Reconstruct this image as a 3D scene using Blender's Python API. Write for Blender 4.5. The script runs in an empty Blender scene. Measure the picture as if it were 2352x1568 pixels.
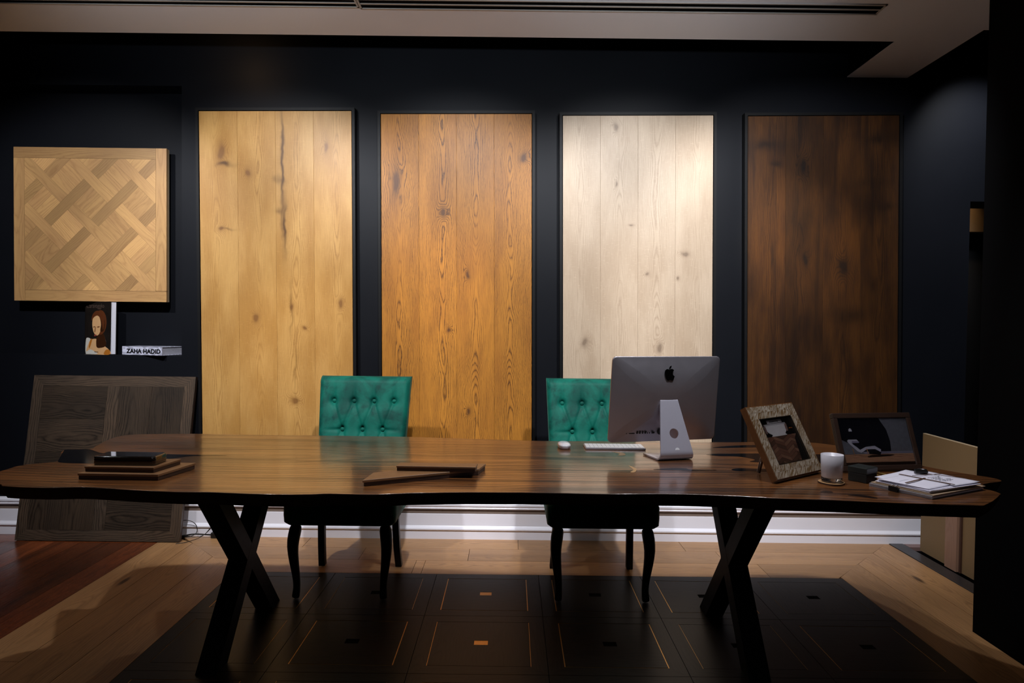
import bpy, bmesh, math, random
from mathutils import Vector, Matrix
S = bpy.context.scene
COL = S.collection
PI = math.pi
random.seed(7)
# ------------------------------------------------------------------ camera
F = 1630.0; CX, CY = 1176.0, 784.0
CAM = Vector((0, -4.28, 1.3)); PITCH = math.atan(39 / F); ROLL = 0.0115
_f = Vector((0, math.cos(PITCH), -math.sin(PITCH)))
_u = Vector((0, math.sin(PITCH), math.cos(PITCH))); _r = Vector((1, 0, 0))
CR = _r * math.cos(ROLL) + _u * math.sin(ROLL); CU = -_r * math.sin(ROLL) + _u * math.cos(ROLL)
cd = bpy.data.cameras.new('camera'); cam = bpy.data.objects.new('camera', cd); COL.objects.link(cam)
cd.sensor_width = 36; cd.lens = F * 36 / 2352; cd.clip_start = 0.05
m = Matrix((CR, CU, -_f)).transposed().to_4x4(); m.translation = CAM
cam.matrix_world = m; S.camera = cam

def at(px, py, x=None, y=None, z=None):
    d = _f + CR * ((px - CX) / F) - CU * ((py - CY) / F)
    if x is not None: t = (x - CAM.x) / d.x
    elif y is not None: t = (y - CAM.y) / d.y
    else: t = (z - CAM.z) / d.z
    return CAM + d * t

# ------------------------------------------------------------------ node expressions
class NT:
    def __init__(s, name):
        s.m = bpy.data.materials.new(name); s.m.use_nodes = True
        s.t = s.m.node_tree; s.t.nodes.clear()
        s.out = s.t.nodes.new('ShaderNodeOutputMaterial')
        s.b = s.t.nodes.new('ShaderNodeBsdfPrincipled')
        s.t.links.new(s.b.outputs[0], s.out.inputs[0])
    def n(s, ty, **k):
        nd = s.t.nodes.new(ty)
        for a, v in k.items(): setattr(nd, a, v)
        return nd
    def put(s, sock, v):
        if isinstance(v, E): s.t.links.new(v.s, sock)
        elif isinstance(v, (tuple, list)) and len(v) == 3 and sock.type == 'RGBA': sock.default_value = (*v, 1)
        else: sock.default_value = v
    def math(s, op, *a):
        nd = s.n('ShaderNodeMath', operation=op)
        for i, v in enumerate(a): s.put(nd.inputs[i], v)
        return E(s, nd.outputs[0])
    def xyz(s, x, y, z):
        nd = s.n('ShaderNodeCombineXYZ')
        for i, v in enumerate((x, y, z)): s.put(nd.inputs[i], v)
        return E(s, nd.outputs[0])
    def sep(s, v):
        nd = s.n('ShaderNodeSeparateXYZ'); s.put(nd.inputs[0], v)
        return [E(s, o) for o in nd.outputs]
    def uv(s, name='uv'):
        return s.sep(E(s, s.n('ShaderNodeUVMap', uv_map=name).outputs[0]))
    def obj(s):
        return s.sep(E(s, s.n('ShaderNodeTexCoord').outputs['Object']))
    def noise(s, vec, scale=1, detail=2, rough=.5, dist=0):
        nd = s.n('ShaderNodeTexNoise'); s.put(nd.inputs['Vector'], vec)
        nd.inputs['Scale'].default_value = scale; nd.inputs['Detail'].default_value = detail
        nd.inputs['Roughness'].default_value = rough; nd.inputs['Distortion'].default_value = dist
        return E(s, nd.outputs[0])
    def mix(s, f, a, b, blend='MIX'):
        nd = s.n('ShaderNodeMix', data_type='RGBA', blend_type=blend)
        s.put(nd.inputs[0], f); s.put(nd.inputs[6], a); s.put(nd.inputs[7], b)
        return E(s, nd.outputs[2])
    def step(s, v, a, b):       # smooth ramp of v from a to b
        nd = s.n('ShaderNodeMapRange', interpolation_type='SMOOTHSTEP')
        s.put(nd.inputs[0], v); nd.inputs[1].default_value = a; nd.inputs[2].default_value = b
        return E(s, nd.outputs[0])
    def bump(s, h, strength=.2, dist=.002):
        nd = s.n('ShaderNodeBump'); nd.inputs['Strength'].default_value = strength
        nd.inputs['Distance'].default_value = dist; s.put(nd.inputs['Height'], h)
        s.t.links.new(nd.outputs[0], s.b.inputs['Normal'])
    def set(s, **k):
        al = dict(color='Base Color', rough='Roughness', metal='Metallic', coat='Coat Weight', coatr='Coat Roughness', spec='Specular IOR Level',
                  trans='Transmission Weight', ior='IOR', sheen='Sheen Weight', sheenr='Sheen Roughness', sheent='Sheen Tint', sss='Subsurface Weight', aniso='Anisotropic')
        for a, v in k.items(): s.put(s.b.inputs[al[a]], v)
        return s.m
class E:
    def __init__(s, nt, sk): s.nt = nt; s.s = sk
    def __add__(s, o): return s.nt.math('ADD', s, o)
    __radd__ = __add__
    def __sub__(s, o): return s.nt.math('SUBTRACT', s, o)
    def __rsub__(s, o): return s.nt.math('SUBTRACT', o, s)
    def __mul__(s, o): return s.nt.math('MULTIPLY', s, o)
    __rmul__ = __mul__
    def __truediv__(s, o): return s.nt.math('DIVIDE', s, o)
    def __pow__(s, o): return s.nt.math('POWER', s, o)
    def frac(s): return s.nt.math('FRACT', s)
    def sqrt(s): return s.nt.math('SQRT', s)
    def exp(s): return s.nt.math('EXPONENT', s)
    def abs(s): return s.nt.math('ABSOLUTE', s)
    def gt(s, o): return s.nt.math('GREATER_THAN', s, o)
    def max(s, o): return s.nt.math('MAXIMUM', s, o)
    def min(s, o): return s.nt.math('MINIMUM', s, o)

def plain(name, color, rough=.5, metal=0, var=.08, scale=40, bump=0, **k):
    t = NT(name)
    x, y, z = t.obj()
    nz = t.noise(t.xyz(x, y, z), scale, 4)
    dark = tuple(c * (1 - var) for c in color); lite = tuple(min(1, c * (1 + var)) for c in color)
    if bump: t.bump(nz, bump, .001)
    return t.set(color=t.mix(nz, dark, lite), rough=t.math('MULTIPLY_ADD', nz, rough * .2, rough * .9), metal=metal, **k)

def wood(name, base, line, dark=None, K=150, A=18, vf=.9, e=.05, contrast=.6, tone=.25, fiber=.25, rough=.4, coat=0, knots=(), knotc=None,
         jag=.7, sharp=2.5, blotch=.2, blotchc=None, spots=(), coatr=.15, spec=.5, kr=5, flare=0, nscale=1, rk=0, cmod=0, streak=0):
    """sawn wood; the uv map is in metres with v along the grain, pid holds two random numbers a piece.
    K growth rings a metre at the flanks, A rings of cathedral figure along the board"""
    t = NT(name)
    u, v, _ = t.uv('uv'); r1, r2, _ = t.uv('pid')
    x, y, z = t.obj()
    off = r1 * 37.0 + r2 * 11.0
    ksum = None; kd = None
    if knots or spots:
        kx_ = x + (t.noise(t.xyz(x * 9.0, z * 9.0, off), 1, 2) - .5) * .05; kz_ = z + (t.noise(t.xyz(x * 9.0, z * 9.0, off + 4.0), 1, 2) - .5) * .07
    for (kx, kz, ka, kb) in knots:
        du = (kx_ - kx) / (ka * 1.25); dv = (kz_ - kz) / (kb * 1.35)
        q = ((du * du + dv * dv) * -1.0)
        e1 = q.exp(); e2 = (q * 5.0).exp()
        ksum = e1 if ksum is None else ksum + e1
        kd = e2 if kd is None else kd + e2
    n1 = t.noise(t.xyz(v * vf, off, 0.0), 1, 3, .42)
    wob = (t.noise(t.xyz(v * 2.2, off + 5.0, u * 2.0), 1, 2) - .5) * .07
    uc = u - (r1 - .5) * .10 + wob
    ph = ((uc * uc + e * e).sqrt() - e) * K + n1 * A
    jn = t.noise(t.xyz(u * 45.0 * nscale, v * 7.0 * nscale, off), 1, 4, .68)
    ph = ph + (jn - .5) * (2.2 * jag)
    if ksum is not None: ph = ph + ksum * kr
    fine = t.noise(t.xyz(u * 420.0 * nscale, v * 9.0 * nscale, off), 1, 3, .65)
    fr = ph.frac()
    ring = (1.0 - (fr * 2.0 - 1.0).abs()) ** sharp
    amp = t.noise(t.xyz(u * 9.0, v * 1.6, off + 9.0), 1, 2)
    ring = ring * (0.4 + t.step(amp, .35, .6) * .6) * (0.5 + fine * .95)
    blo = t.step(t.noise(t.xyz(u * 7.0 * nscale, v * 2.0 * nscale, off + 3.0), 1, 3, .55), .3, .72)
    tonev = r1 * tone + (1.0 - tone * .5)
    if dark is None: dark = tuple(c * .62 for c in base)
    c = t.mix(blo * blotch, base, blotchc or dark)
    if streak:
        sn = t.noise(t.xyz(u * 17.0, v * .55, off + 21.0), 1, 4, .6, .3)
        c = t.mix(t.step(sn, .50, .34) * streak, c, line)
        c = t.mix(t.step(sn, .57, .70) * streak * .55, c, tuple(min(1, a * 2.0) for a in base))
    c = t.mix(ring * contrast, c, line)
    c = t.mix(t.step(fine, .35, .75) * fiber, c, line)
    if flare:
        fl = t.step(t.noise(t.xyz(u * 40.0, v * 160.0, off + 2.0), 1, 2, .5), .58, .72)
        c = t.mix(fl * flare, c, tuple(min(1, a * 1.35) for a in base))
    if kd is not None:
        kk = (kd * 1.7 * (0.45 + fine)).min(1.0)
        c = t.mix(kk * .85, c, knotc or tuple(a * .35 for a in line))
        c = t.mix((ksum * .45).min(.6), c, line)
    for (kx, kz, ka, kb, w) in spots:
        du = (kx_ - kx) / ka; dv = (kz_ - kz) / kb
        e1 = ((du * du + dv * dv) * -1.0).exp() * (0.3 + blo)
        c = t.mix((e1 * w).min(.95), c, tuple(a * .4 for a in line))
    if rk:
        vo = t.n('ShaderNodeTexVoronoi'); t.put(vo.inputs['Vector'], t.xyz(u * 5.0, v * 1.3, off)); vo.inputs['Scale'].default_value = 1
        c = t.mix(t.step(E(t, vo.outputs['Distance']), .11, .04) * rk, c, tuple(a * .3 for a in line))
    if cmod: coat = (1.0 - ring * contrast * cmod - t.step(sn, .52, .36) * (cmod * .8)).max(0.12) * coat
    vm = t.n('ShaderNodeVectorMath', operation='SCALE'); t.put(vm.inputs[0], c); t.put(vm.inputs[3], tonev)
    c = E(t, vm.outputs[0])
    t.bump(fine * .6 + ring * .5, .12, .001)
    return t.set(color=c, rough=t.math('MULTIPLY_ADD', fine, .12, rough - .03), coat=coat, coatr=coatr, spec=spec)

# ------------------------------------------------------------------ mesh building
class MB:
    def __init__(s): s.v = []; s.f = []; s.mi = []; s.uv = []; s.pid = []; s.sm = []
    def face(s, idx, mi=0, uv=None, pid=(0, 0), sm=False):
        s.f.append(tuple(idx)); s.mi.append(mi); s.uv.append(uv or [(0, 0)] * len(idx)); s.pid.append(pid); s.sm.append(sm)
    def box(s, a, b, M=None, mi=0, grain='x', pid=None):
        a = [min(p, q) for p, q in zip(a, b)], [max(p, q) for p, q in zip(a, b)]
        lo, hi = a; pid = pid or (random.random(), random.random()); o = len(s.v)
        cs = [Vector((hi[0] if i & 1 else lo[0], hi[1] if i & 2 else lo[1], hi[2] if i & 4 else lo[2])) for i in range(8)]
        for c in cs: s.v.append(M @ c if M else c)
        g = 'xyz'.index(grain); mid = [(p + q) / 2 for p, q in zip(lo, hi)]; vo = pid[0] * 40
        for fc, nrm in (((0, 2, 3, 1), 2), ((4, 5, 7, 6), 2), ((0, 1, 5, 4), 1), ((2, 6, 7, 3), 1), ((0, 4, 6, 2), 0), ((1, 3, 7, 5), 0)):
            ax = [k for k in range(3) if k != nrm]
            if g in ax: va = g; ua = ax[0] if ax[1] == g else ax[1]
            else: ua, va = ax
            s.face([o + i for i in fc], mi, [(cs[i][ua] - mid[ua], cs[i][va] - mid[va] + vo) for i in fc], pid)
    def prism(s, pts, z0, z1, M=None, mi=0, ang=0, pid=None, mside=None, inset=0, sm=False):
        """flat polygon in xy extruded from z0 to z1; ang = direction of the grain"""
        pid = pid or (random.random(), random.random()); n = len(pts); o = len(s.v)
        cx = sum(p[0] for p in pts) / n; cy = sum(p[1] for p in pts) / n
        area = sum(pts[i][0] * pts[(i + 1) % n][1] - pts[(i + 1) % n][0] * pts[i][1] for i in range(n))
        if area < 0: pts = list(pts)[::-1]
        ca, sa = math.cos(ang), math.sin(ang); vo = pid[0] * 40
        fu = lambda p: (-(p[0] - cx) * sa + (p[1] - cy) * ca, (p[0] - cx) * ca + (p[1] - cy) * sa + vo)
        for z in (z0, z1):
            for p in pts:
                q = Vector((p[0], p[1], z)); s.v.append(M @ q if M else q)
        s.face([o + n + i for i in range(n)], mi, [fu(p) for p in pts], pid)
        s.face([o + i for i in range(n)][::-1], mi, [fu(p) for p in pts][::-1], pid)
        ms = mi if mside is None else mside
        for i in range(n):
            j = (i + 1) % n
            a, b = fu(pts[i]), fu(pts[j])
            s.face([o + i, o + j, o + n + j, o + n + i], ms, [a, b, (b[0] + (z1 - z0), b[1]), (a[0] + (z1 - z0), a[1])], pid, sm)
    def rings(s, rings, mi=0, closed=True, cap=True, sm=True, pid=(.5, .5), capm=None):
        """loft through rings of equal length"""
        o = len(s.v); n = len(rings[0])
        for R in rings: s.v.extend(Vector(p) for p in R)
        L = 0
        for k in range(len(rings) - 1):
            d = (Vector(rings[k + 1][0]) - Vector(rings[k][0])).length
            for i in range(n if closed else n - 1):
                j = (i + 1) % n
                s.face([o + k * n + i, o + k * n + j, o + (k + 1) * n + j, o + (k + 1) * n + i], mi,
                       [(i * .02, L), ((i + 1) * .02, L), ((i + 1) * .02, L + d), (i * .02, L + d)], pid, sm)
            L += d
        if cap and closed:
            cm = mi if capm is None else capm
            s.face([o + i for i in range(n)][::-1], cm, [(0, 0)] * n, pid)
            q = o + (len(rings) - 1) * n
            s.face([q + i for i in range(n)], cm, [(0, 0)] * n, pid)
    def tube(s, path, rad, seg=12, mi=0, square=False, M=None):
        rs = []; P = [Vector(p) for p in path]
        up = Vector((0, 0, 1))
        for i, p in enumerate(P):
            d = (P[min(i + 1, len(P) - 1)] - P[max(i - 1, 0)]).normalized()
            a = up if abs(d.z) < .9 else Vector((1, 0, 0))
            x = d.cross(a).normalized(); y = x.cross(d).normalized()
            r = rad[i] if isinstance(rad, (list, tuple)) else rad
            ring = []
            for k in range(seg):
                t = 2 * PI * k / seg
                q = p + x * (math.cos(t) * r) + y * (math.sin(t) * r)
                ring.append(M @ q if M else q)
            rs.append(ring)
        s.rings(rs, mi)
    def lathe(s, prof, c, seg=40, mi=0, cap=True):
        s.rings([[(c[0] + r * math.cos(2 * PI * k / seg), c[1] + r * math.sin(2 * PI * k / seg), c[2] + z) for k in range(seg)] for r, z in prof], mi, cap=cap)
    def grid(s, fn, nu, nv, mi=0, sm=True, flip=False):
        o = len(s.v)
        for j in range(nv + 1):
            for i in range(nu + 1): s.v.append(Vector(fn(i / nu, j / nv)))
        for j in range(nv):
            for i in range(nu):
                a = o + j * (nu + 1) + i; q = [a, a + 1, a + nu + 2, a + nu + 1]
                s.face(q[::-1] if flip else q, mi, [(0, 0)] * 4, (0, 0), sm)
    def build(s, name, mats, parent=None, loc=(0, 0, 0), rot=(0, 0, 0), bevel=0, subsurf=0, seg=2, weld=False):
        me = bpy.data.meshes.new(name); me.from_pydata([tuple(v) for v in s.v], [], s.f)
        if not isinstance(mats, (list, tuple)): mats = [mats]
        for mm in mats: me.materials.append(mm)
        me.polygons.foreach_set('material_index', s.mi); me.polygons.foreach_set('use_smooth', s.sm)
        lu = me.uv_layers.new(name='uv'); lp = me.uv_layers.new(name='pid')
        fu = []; fp = []
        for q, pd in zip(s.uv, s.pid):
            for c in q: fu.extend(c); fp.extend(pd)
        lu.data.foreach_set('uv', fu); lp.data.foreach_set('uv', fp)
        me.update()
        o = bpy.data.objects.new(name, me); COL.objects.link(o); o.location = loc; o.rotation_euler = rot
        if weld:
            bm = bmesh.new(); bm.from_mesh(me); bmesh.ops.remove_doubles(bm, verts=bm.verts, dist=2e-5); bmesh.ops.recalc_face_normals(bm, faces=bm.faces)
            for f_ in bm.faces: f_.smooth = True
            for e_ in bm.edges: e_.smooth = len(e_.link_faces) == 2 and e_.calc_face_angle(0) < .6
            bm.to_mesh(me); bm.free()
        if parent: o.parent = parent
        if bevel:
            b = o.modifiers.new('bevel', 'BEVEL'); b.width = bevel; b.segments = seg; b.limit_method = 'ANGLE'; b.angle_limit = .6
            b.harden_normals = False
        if subsurf:
            b = o.modifiers.new('sub', 'SUBSURF'); b.levels = subsurf; b.render_levels = subsurf
        return o
def tag(o, label, cat, group=None):
    o['label'] = label; o['category'] = cat
    if group: o['group'] = group
    return o
def thing(name, label, cat, loc=(0, 0, 0), rot=(0, 0, 0), group=None):
    o = bpy.data.objects.new(name, None); COL.objects.link(o); o.location = loc; o.rotation_euler = rot; o.empty_display_size = .1
    return tag(o, label, cat, group)
def struct(o): o['kind'] = 'structure'; return o
def clip(poly, x0, y0, x1, y1):
    def cut(P, ins, inter):
        out = []
        for i in range(len(P)):
            a, b = P[i - 1], P[i]
            if ins(b):
                if not ins(a): out.append(inter(a, b))
                out.append(b)
            elif ins(a): out.append(inter(a, b))
        return out
    def ix(c): return lambda a, b: (c, a[1] + (b[1] - a[1]) * (c - a[0]) / (b[0] - a[0]))
    def iy(c): return lambda a, b: (a[0] + (b[0] - a[0]) * (c - a[1]) / (b[1] - a[1]), c)
    for ins, it in ((lambda p: p[0] >= x0, ix(x0)), (lambda p: p[0] <= x1, ix(x1)), (lambda p: p[1] >= y0, iy(y0)), (lambda p: p[1] <= y1, iy(y1))):
        poly = cut(poly, ins, it)
        if len(poly) < 3: return []
    return poly
def smooth_closed(P, sub=6, jit=0):
    out = []; n = len(P)
    for i in range(n):
        p0, p1, p2, p3 = P[i - 1], P[i], P[(i + 1) % n], P[(i + 2) % n]
        for k in range(sub):
            t = k / sub
            q = []
            for a in range(2):
                q.append(.5 * (2 * p1[a] + (p2[a] - p0[a]) * t + (2 * p0[a] - 5 * p1[a] + 4 * p2[a] - p3[a]) * t * t + (3 * p1[a] - p0[a] - 3 * p2[a] + p3[a]) * t ** 3) + random.uniform(-jit, jit))
            out.append(tuple(q))
    return out
def text_mesh(name, body, size, mat, parent, M, extrude=.0004, offset=0, sx=1, align='LEFT'):
    cu = bpy.data.curves.new(name, 'FONT'); cu.body = body; cu.size = size; cu.extrude = extrude; cu.offset = offset; cu.align_x = align
    tmp = bpy.data.objects.new('tmp', cu); COL.objects.link(tmp)
    bpy.context.view_layer.update()
    dg = bpy.context.evaluated_depsgraph_get()
    me = bpy.data.meshes.new_from_object(tmp.evaluated_get(dg)); me.name = name
    bpy.data.objects.remove(tmp)
    for v in me.vertices: v.co.x *= sx
    me.transform(M); me.materials.clear(); me.materials.append(mat)
    o = bpy.data.objects.new(name, me); COL.objects.link(o); o.parent = parent
    return o

# ------------------------------------------------------------------ materials
M_wall = plain('black_paint', (.0042, .0050, .0076), .5, spec=.14, var=.12, scale=3, bump=.02)
M_black = plain('dark_void', (.0015, .0015, .0018), .9, spec=.04)
M_ceil = plain('ceiling_paint', (.72, .71, .76), .65, var=.03, scale=2)
M_white = plain('white_satin_paint', (.80, .79, .86), .32, var=.03, scale=6)
M_brownstrip = plain('brown_reveal', (.16, .115, .09), .5, var=.1, scale=8)
M_steel = plain('black_steel', (.0025, .0025, .003), .5, var=.1, spec=.12)
M_frameblk = plain('black_frame', (.004, .004, .0045), .5, var=.1, spec=.2)
M_oak = wood('floor_oak', (.47, .255, .110), (.17, .075, .028), rk=.9, streak=.30, A=24, K=110, contrast=.55, tone=.3, rough=.34, fiber=.25, spec=.4)
M_red = wood('floor_red', (.19, .045, .012), (.035, .008, .003), streak=.6, K=96, contrast=.6, tone=.9, rough=.25, fiber=.3, coat=.3)
M_dpar = wood('floor_dark_parquet', (.019, .0115, .007), (.004, .0025, .0018), K=110, contrast=.85, tone=.6, rough=.3, fiber=.3, spec=.16)
M_gold = plain('gold_filler', (.75, .42, .13), .3, metal=.9, var=.2, scale=60)
M_greystone = plain('dark_strip', (.03, .027, .028), .35)
M_pink = plain('pink_board', (.20, .12, .11), .5)
M_mdf = plain('mdf', (.20, .125, .055), .65, var=.1, scale=120)
M_mdfedge = plain('mdf_edge', (.5, .38, .24), .6, var=.1, scale=80)
M_pine = wood('pine', (.30, .17, .11), (.16, .07, .04), K=80, contrast=.3, rough=.5)
M_walnut = wood('walnut_slab', (.33, .120, .030), (.024, .009, .004), K=30, A=12, e=.14, nscale=.6, cmod=.38, streak=.85, contrast=.9, tone=0, vf=.5, rough=.3, fiber=.40, coat=1.0, coatr=.13,
                jag=0.45, sharp=1.4, blotch=.8, blotchc=(.07, .028, .012), spec=.5)
M_walnut.node_tree.nodes['Principled BSDF'].inputs['Coat IOR'].default_value = 1.8
M_walside = plain('shaded_walnut_edge', (.020, .010, .006), .8, var=.4, scale=25, bump=.4, spec=.08)  # slab sides coloured near black, their shade put into the colour
M_resin = plain('smoky_resin', (.004, .0045, .006), .12, var=.05, scale=3, spec=.22)
M_sap = plain('sapwood', (.55, .32, .15), .3, var=.15, scale=60)
M_knot = plain('dark_knot_wood', (.012, .006, .005), .25, var=.3, scale=80)
M_samp = wood('sample_oak', (.24, .12, .05), (.12, .05, .02), K=96, contrast=.35, rough=.42, tone=.2)
M_sampd = plain('sample_core', (.05, .02, .011), .55, var=.3, scale=60)
M_blackbox = plain('black_lacquer', (.006, .004, .003), .12, coat=.6)
M_bronze = plain('bronze_edge', (.12, .06, .025), .35, metal=.6)
M_alu = plain('aluminium', (.52, .50, .56), .42, metal=.8, var=.02)
M_alus = plain('aluminium_stand', (.62, .61, .72), .36, metal=.4, var=.02)
M_logo = plain('black_gloss', (.002, .002, .002), .15)
M_port = plain('port_black', (.003, .003, .003), .5)
M_keyw = plain('white_key', (.85, .85, .88), .35, var=.02)
M_mouse = plain('white_gloss', (.82, .82, .86), .12, var=.02, coat=.5)
M_paper = plain('paper', (.80, .78, .90), .6, var=.02)
M_card = plain('kraft_card', (.42, .30, .20), .6)
M_ink = plain('ink', (.02, .02, .035), .6)
M_ribbon = plain('brown_ribbon', (.10, .045, .02), .4)
M_clip = plain('black_clip', (.004, .004, .004), .35)
M_wire = plain('cable', (.006, .006, .006), .4)
M_wirem = plain('wire_metal', (.7, .7, .72), .25, metal=1)
M_leg = plain('black_lacquered_wood', (.004, .003, .003), .45, spec=.2)
M_brass = plain('brass', (.45, .30, .09), .28, metal=.9)

def velvet():
    t = NT('green_velvet'); x, y, z = t.obj(); v = t.xyz(x, y, z)
    a = t.step(t.noise(v, 7, 4, .6, .6), .34, .62); b = t.noise(v, 28, 3, .6, .4)
    k = a * .75 + t.step(b, .35, .6) * .25
    c = t.mix(k, (.0010, .036, .028), (.0022, .105, .074))
    t.bump(t.noise(v, 900, 2), .15, .0005)
    return t.set(color=c, rough=.62, sheen=.10, sheenr=.35, sheent=(.25, .9, .75), spec=.15)
M_velvet = velvet()
def bone():
    t = NT('bone_inlay'); u, v, _ = t.uv('uv'); r1, r2, _ = t.uv('pid')
    n = t.noise(t.xyz(u * 160.0, v * 22.0, r1 * 30.0), 1, 3, .6)
    c = t.mix(t.step(n, .42, .62), (.42, .36, .29), (.15, .085, .035))
    return t.set(color=t.mix(r1 * .5, c, (.15, .09, .04)), rough=.35)
M_bone = bone()
def glass(name, rough=0, color=(1, 1, 1), ior=1.45):
    t = NT(name); x, y, z = t.obj(); n = t.noise(t.xyz(x, y, z), 5)
    return t.set(color=color, rough=t.math('MULTIPLY_ADD', n, .01, rough), trans=1.0, ior=ior)
M_glass = glass('clear_glass')
M_frost = plain('frosted_glass', (.62, .60, .66), .3, var=.03, scale=8, coat=.3)
M_wax = plain('candle_wax', (.62, .56, .52), .45, sss=.2)
M_edge = wood('slice_wood', (.50, .32, .16), (.25, .13, .06), K=192, contrast=.5, rough=.5)

# four show panels, knots are in metres on the panel: x from its centre, z from its foot
M_p1 = wood('natural_oak', (.56, .32, .100), (.24, .105, .028), spec=.3, e=.03, A=22, K=150, contrast=.62, tone=.10, vf=.8, rough=.38, fiber=.22, flare=.10, jag=0.6,
            knots=((-.32, 1.96, .030, .055), (-.16, 1.84, .028, .04), (.30, 1.99, .016, .05), (-.12, .98, .020, .03), (.09, 1.03, .014, .025), (.38, 1.06, .018, .03), (.10, .49, .03, .02), (.16, .92, .016, .012), (-.32, 1.50, .02, .02)),
            spots=((.04, 1.88, .009, .34, 1.2), (.055, 1.52, .009, .14, 1.1), (.085, 1.0, .007, .16, .9), (.02, 1.80, .03, .02, .8), (.02, 1.62, .03, .018, .7), (-.29, 1.89, .05, .014, .9), (-.28, 1.50, .04, .008, .7), (.11, .60, .006, .2, .6)), knotc=(.16, .075, .025), blotchc=(.38, .185, .042), blotch=.8)
M_p2 = wood('golden_oak', (.50, .205, .028), (.050, .019, .008), spec=.3, e=.022, A=30, K=125, contrast=.95, tone=.16, vf=1.1, rough=.42, fiber=.38, jag=0.7, sharp=3.2,
            knots=((-.36, 1.80, .035, .11), (-.08, 1.62, .02, .03), (-.05, .92, .012, .015), (.07, .43, .016, .02), (.40, 1.95, .03, .03), (.07, 1.25, .014, .03)),
            spots=((-.06, .70, .02, .04, .5),), knotc=(.10, .04, .015), blotchc=(.30, .11, .018), blotch=.6)
M_p3 = wood('limed_oak', (.56, .44, .32), (.28, .19, .12), spec=.3, e=.03, A=20, K=144, contrast=.5, tone=.12, vf=.9, rough=.40, fiber=.25, jag=0.6,
            knots=((-.31, .86, .022, .035), (-.13, 2.13, .016, .03), (.12, .83, .02, .03), (.06, 1.26, .012, .012), (.28, 1.38, .03, .018), (-.13, 1.80, .008, .02), (-.04, 1.55, .02, .008), (.24, 1.24, .012, .015)),
            knotc=(.16, .12, .09), blotchc=(.42, .31, .21), blotch=.75, flare=.15)
M_p4 = wood('smoked_oak', (.021, .0075, .0020), (.008, .003, .0015), streak=.5, e=.03, K=128, contrast=.7, tone=.7, vf=.9, rough=.5, fiber=.45, jag=0.6,
            knots=((.12, 1.31, .045, .055), (-.10, 1.35, .02, .05), (-.12, 1.90, .022, .05)),
            spots=((-.33, 2.03, .10, .04, .8), (-.28, 1.92, .04, .02, .8), (.35, 2.07, .10, .04, .7), (.36, 1.66, .06, .03, .7), (.30, 1.80, .09, .03, .6), (.15, 1.02, .12, .05, .5), (-.1, 1.6, .06, .08, .4), (.3, 1.2, .03, .05, .5)),
            knotc=(.008, .004, .003), blotchc=(.072, .026, .0045), blotch=.9, spec=.22)
M_vers = wood('versailles_oak', (.56, .325, .125), (.27, .125, .045), K=128, contrast=.5, tone=.62, rough=.4, fiber=.2, blotchc=(.36, .19, .085), blotch=.5)
M_lean = wood('smoked_parquet', (.052, .036, .025), (.008, .0055, .004), K=110, A=26, contrast=.9, tone=.8, rough=.38, fiber=.5, sharp=2, blotchc=(.12, .075, .045), blotch=.4, spec=.5)

# ------------------------------------------------------------------ the room
FLX0, FLX1, FLY0 = -5.2, 3.6, -8.0
base = MB(); base.box((FLX0, FLY0, -.06), (FLX1, 2.0, -.021))
floor = struct(base.build('floor', M_black))
RX, OX, TX0, TW, KX = -2.065, -1.43, -1.43, .527, 2.29
TX1 = TX0 + 6 * TW; TY = -.62
ok = MB(); g = .0012
# band along the back wall, three rows, mitred into the side bands
rows = [(0.0, -.205), (-.205, -.412), (-.412, TY)]
for k, (y1, y0) in enumerate(rows):
    xa = lambda y: -1.98 + (-y) * .92 - .02    # left mitre line
    xb = lambda y: KX + y * .93
    cuts = [-1.2 + k * .37, .05 - k * .28, 1.02 + k * .17]
    xs = sorted(c for c in cuts if xa(y0) + .1 < c < xb(y0) - .1)
    L = (xa(y1), xa(y0)); 
    for c in xs + [None]:
        R = (c, c) if c is not None else (xb(y1), xb(y0))
        ok.prism([(L[0] + g, y1 - g), (L[1] + g, y0 + g), (R[1] - g, y0 + g), (R[0] - g, y1 - g)], -.02, 0, ang=0)
        L = R
# left band: three boards running to the camera
lb = [RX, -1.855, -1.64, OX]
for k in range(3):
    x0, x1 = lb[k], lb[k + 1]
    ym = lambda x: min(0, -(x + 2.0) / .92)
    ys = [-8.0, -5.1 + .5 * k, -3.4 - .3 * k, (-1.62, -2.3, -2.05)[k]]
    for i in range(len(ys)):
        a = ys[i]; b = ys[i + 1] if i + 1 < len(ys) else None
        top = [(x1 - g, ym(x1)), (x0 + g, ym(x0))] if b is None else [(x1 - g, b - g), (x0 + g, b - g)]
        ok.prism([(x0 + g, a + g), (x1 - g, a + g)] + top, -.02, 0, ang=PI / 2)
rb = [TX1, 1.925, 2.105, KX]
for k in range(3):
    x0, x1 = rb[k], rb[k + 1]
    ym = lambda x: min(0, (x - KX) / .93)
    ys = [-8.0, -5.3 + .4 * k, -3.5, (-2.6, -2.2, -1.45)[k]]
    for i in range(len(ys)):
        a = ys[i]; b = ys[i + 1] if i + 1 < len(ys) else None
        top = [(x1 - g, ym(x1)), (x0 + g, ym(x0))] if b is None else [(x1 - g, b - g), (x0 + g, b - g)]
        ok.prism([(x0 + g, a + g), (x1 - g, a + g)] + top, -.02, 0, ang=PI / 2)
ok.box((RX, -.001, -.02), (-2.0, 0.0, 0), grain='x')
ok.build('oak_planks', M_oak, floor)
rd = MB(); x = RX
while x > FLX0:
    y = -8.0 + random.random()
    w = .148
    while y < -.17:
        e = min(y + 1.0 + random.random() * .9, -.16)
        if -.16 - e < .5: e = -.16
        rd.box((x - w + g, y + g, -.02), (x - g, e - g, 0), grain='y'); y = e
    x -= w
x = RX
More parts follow.
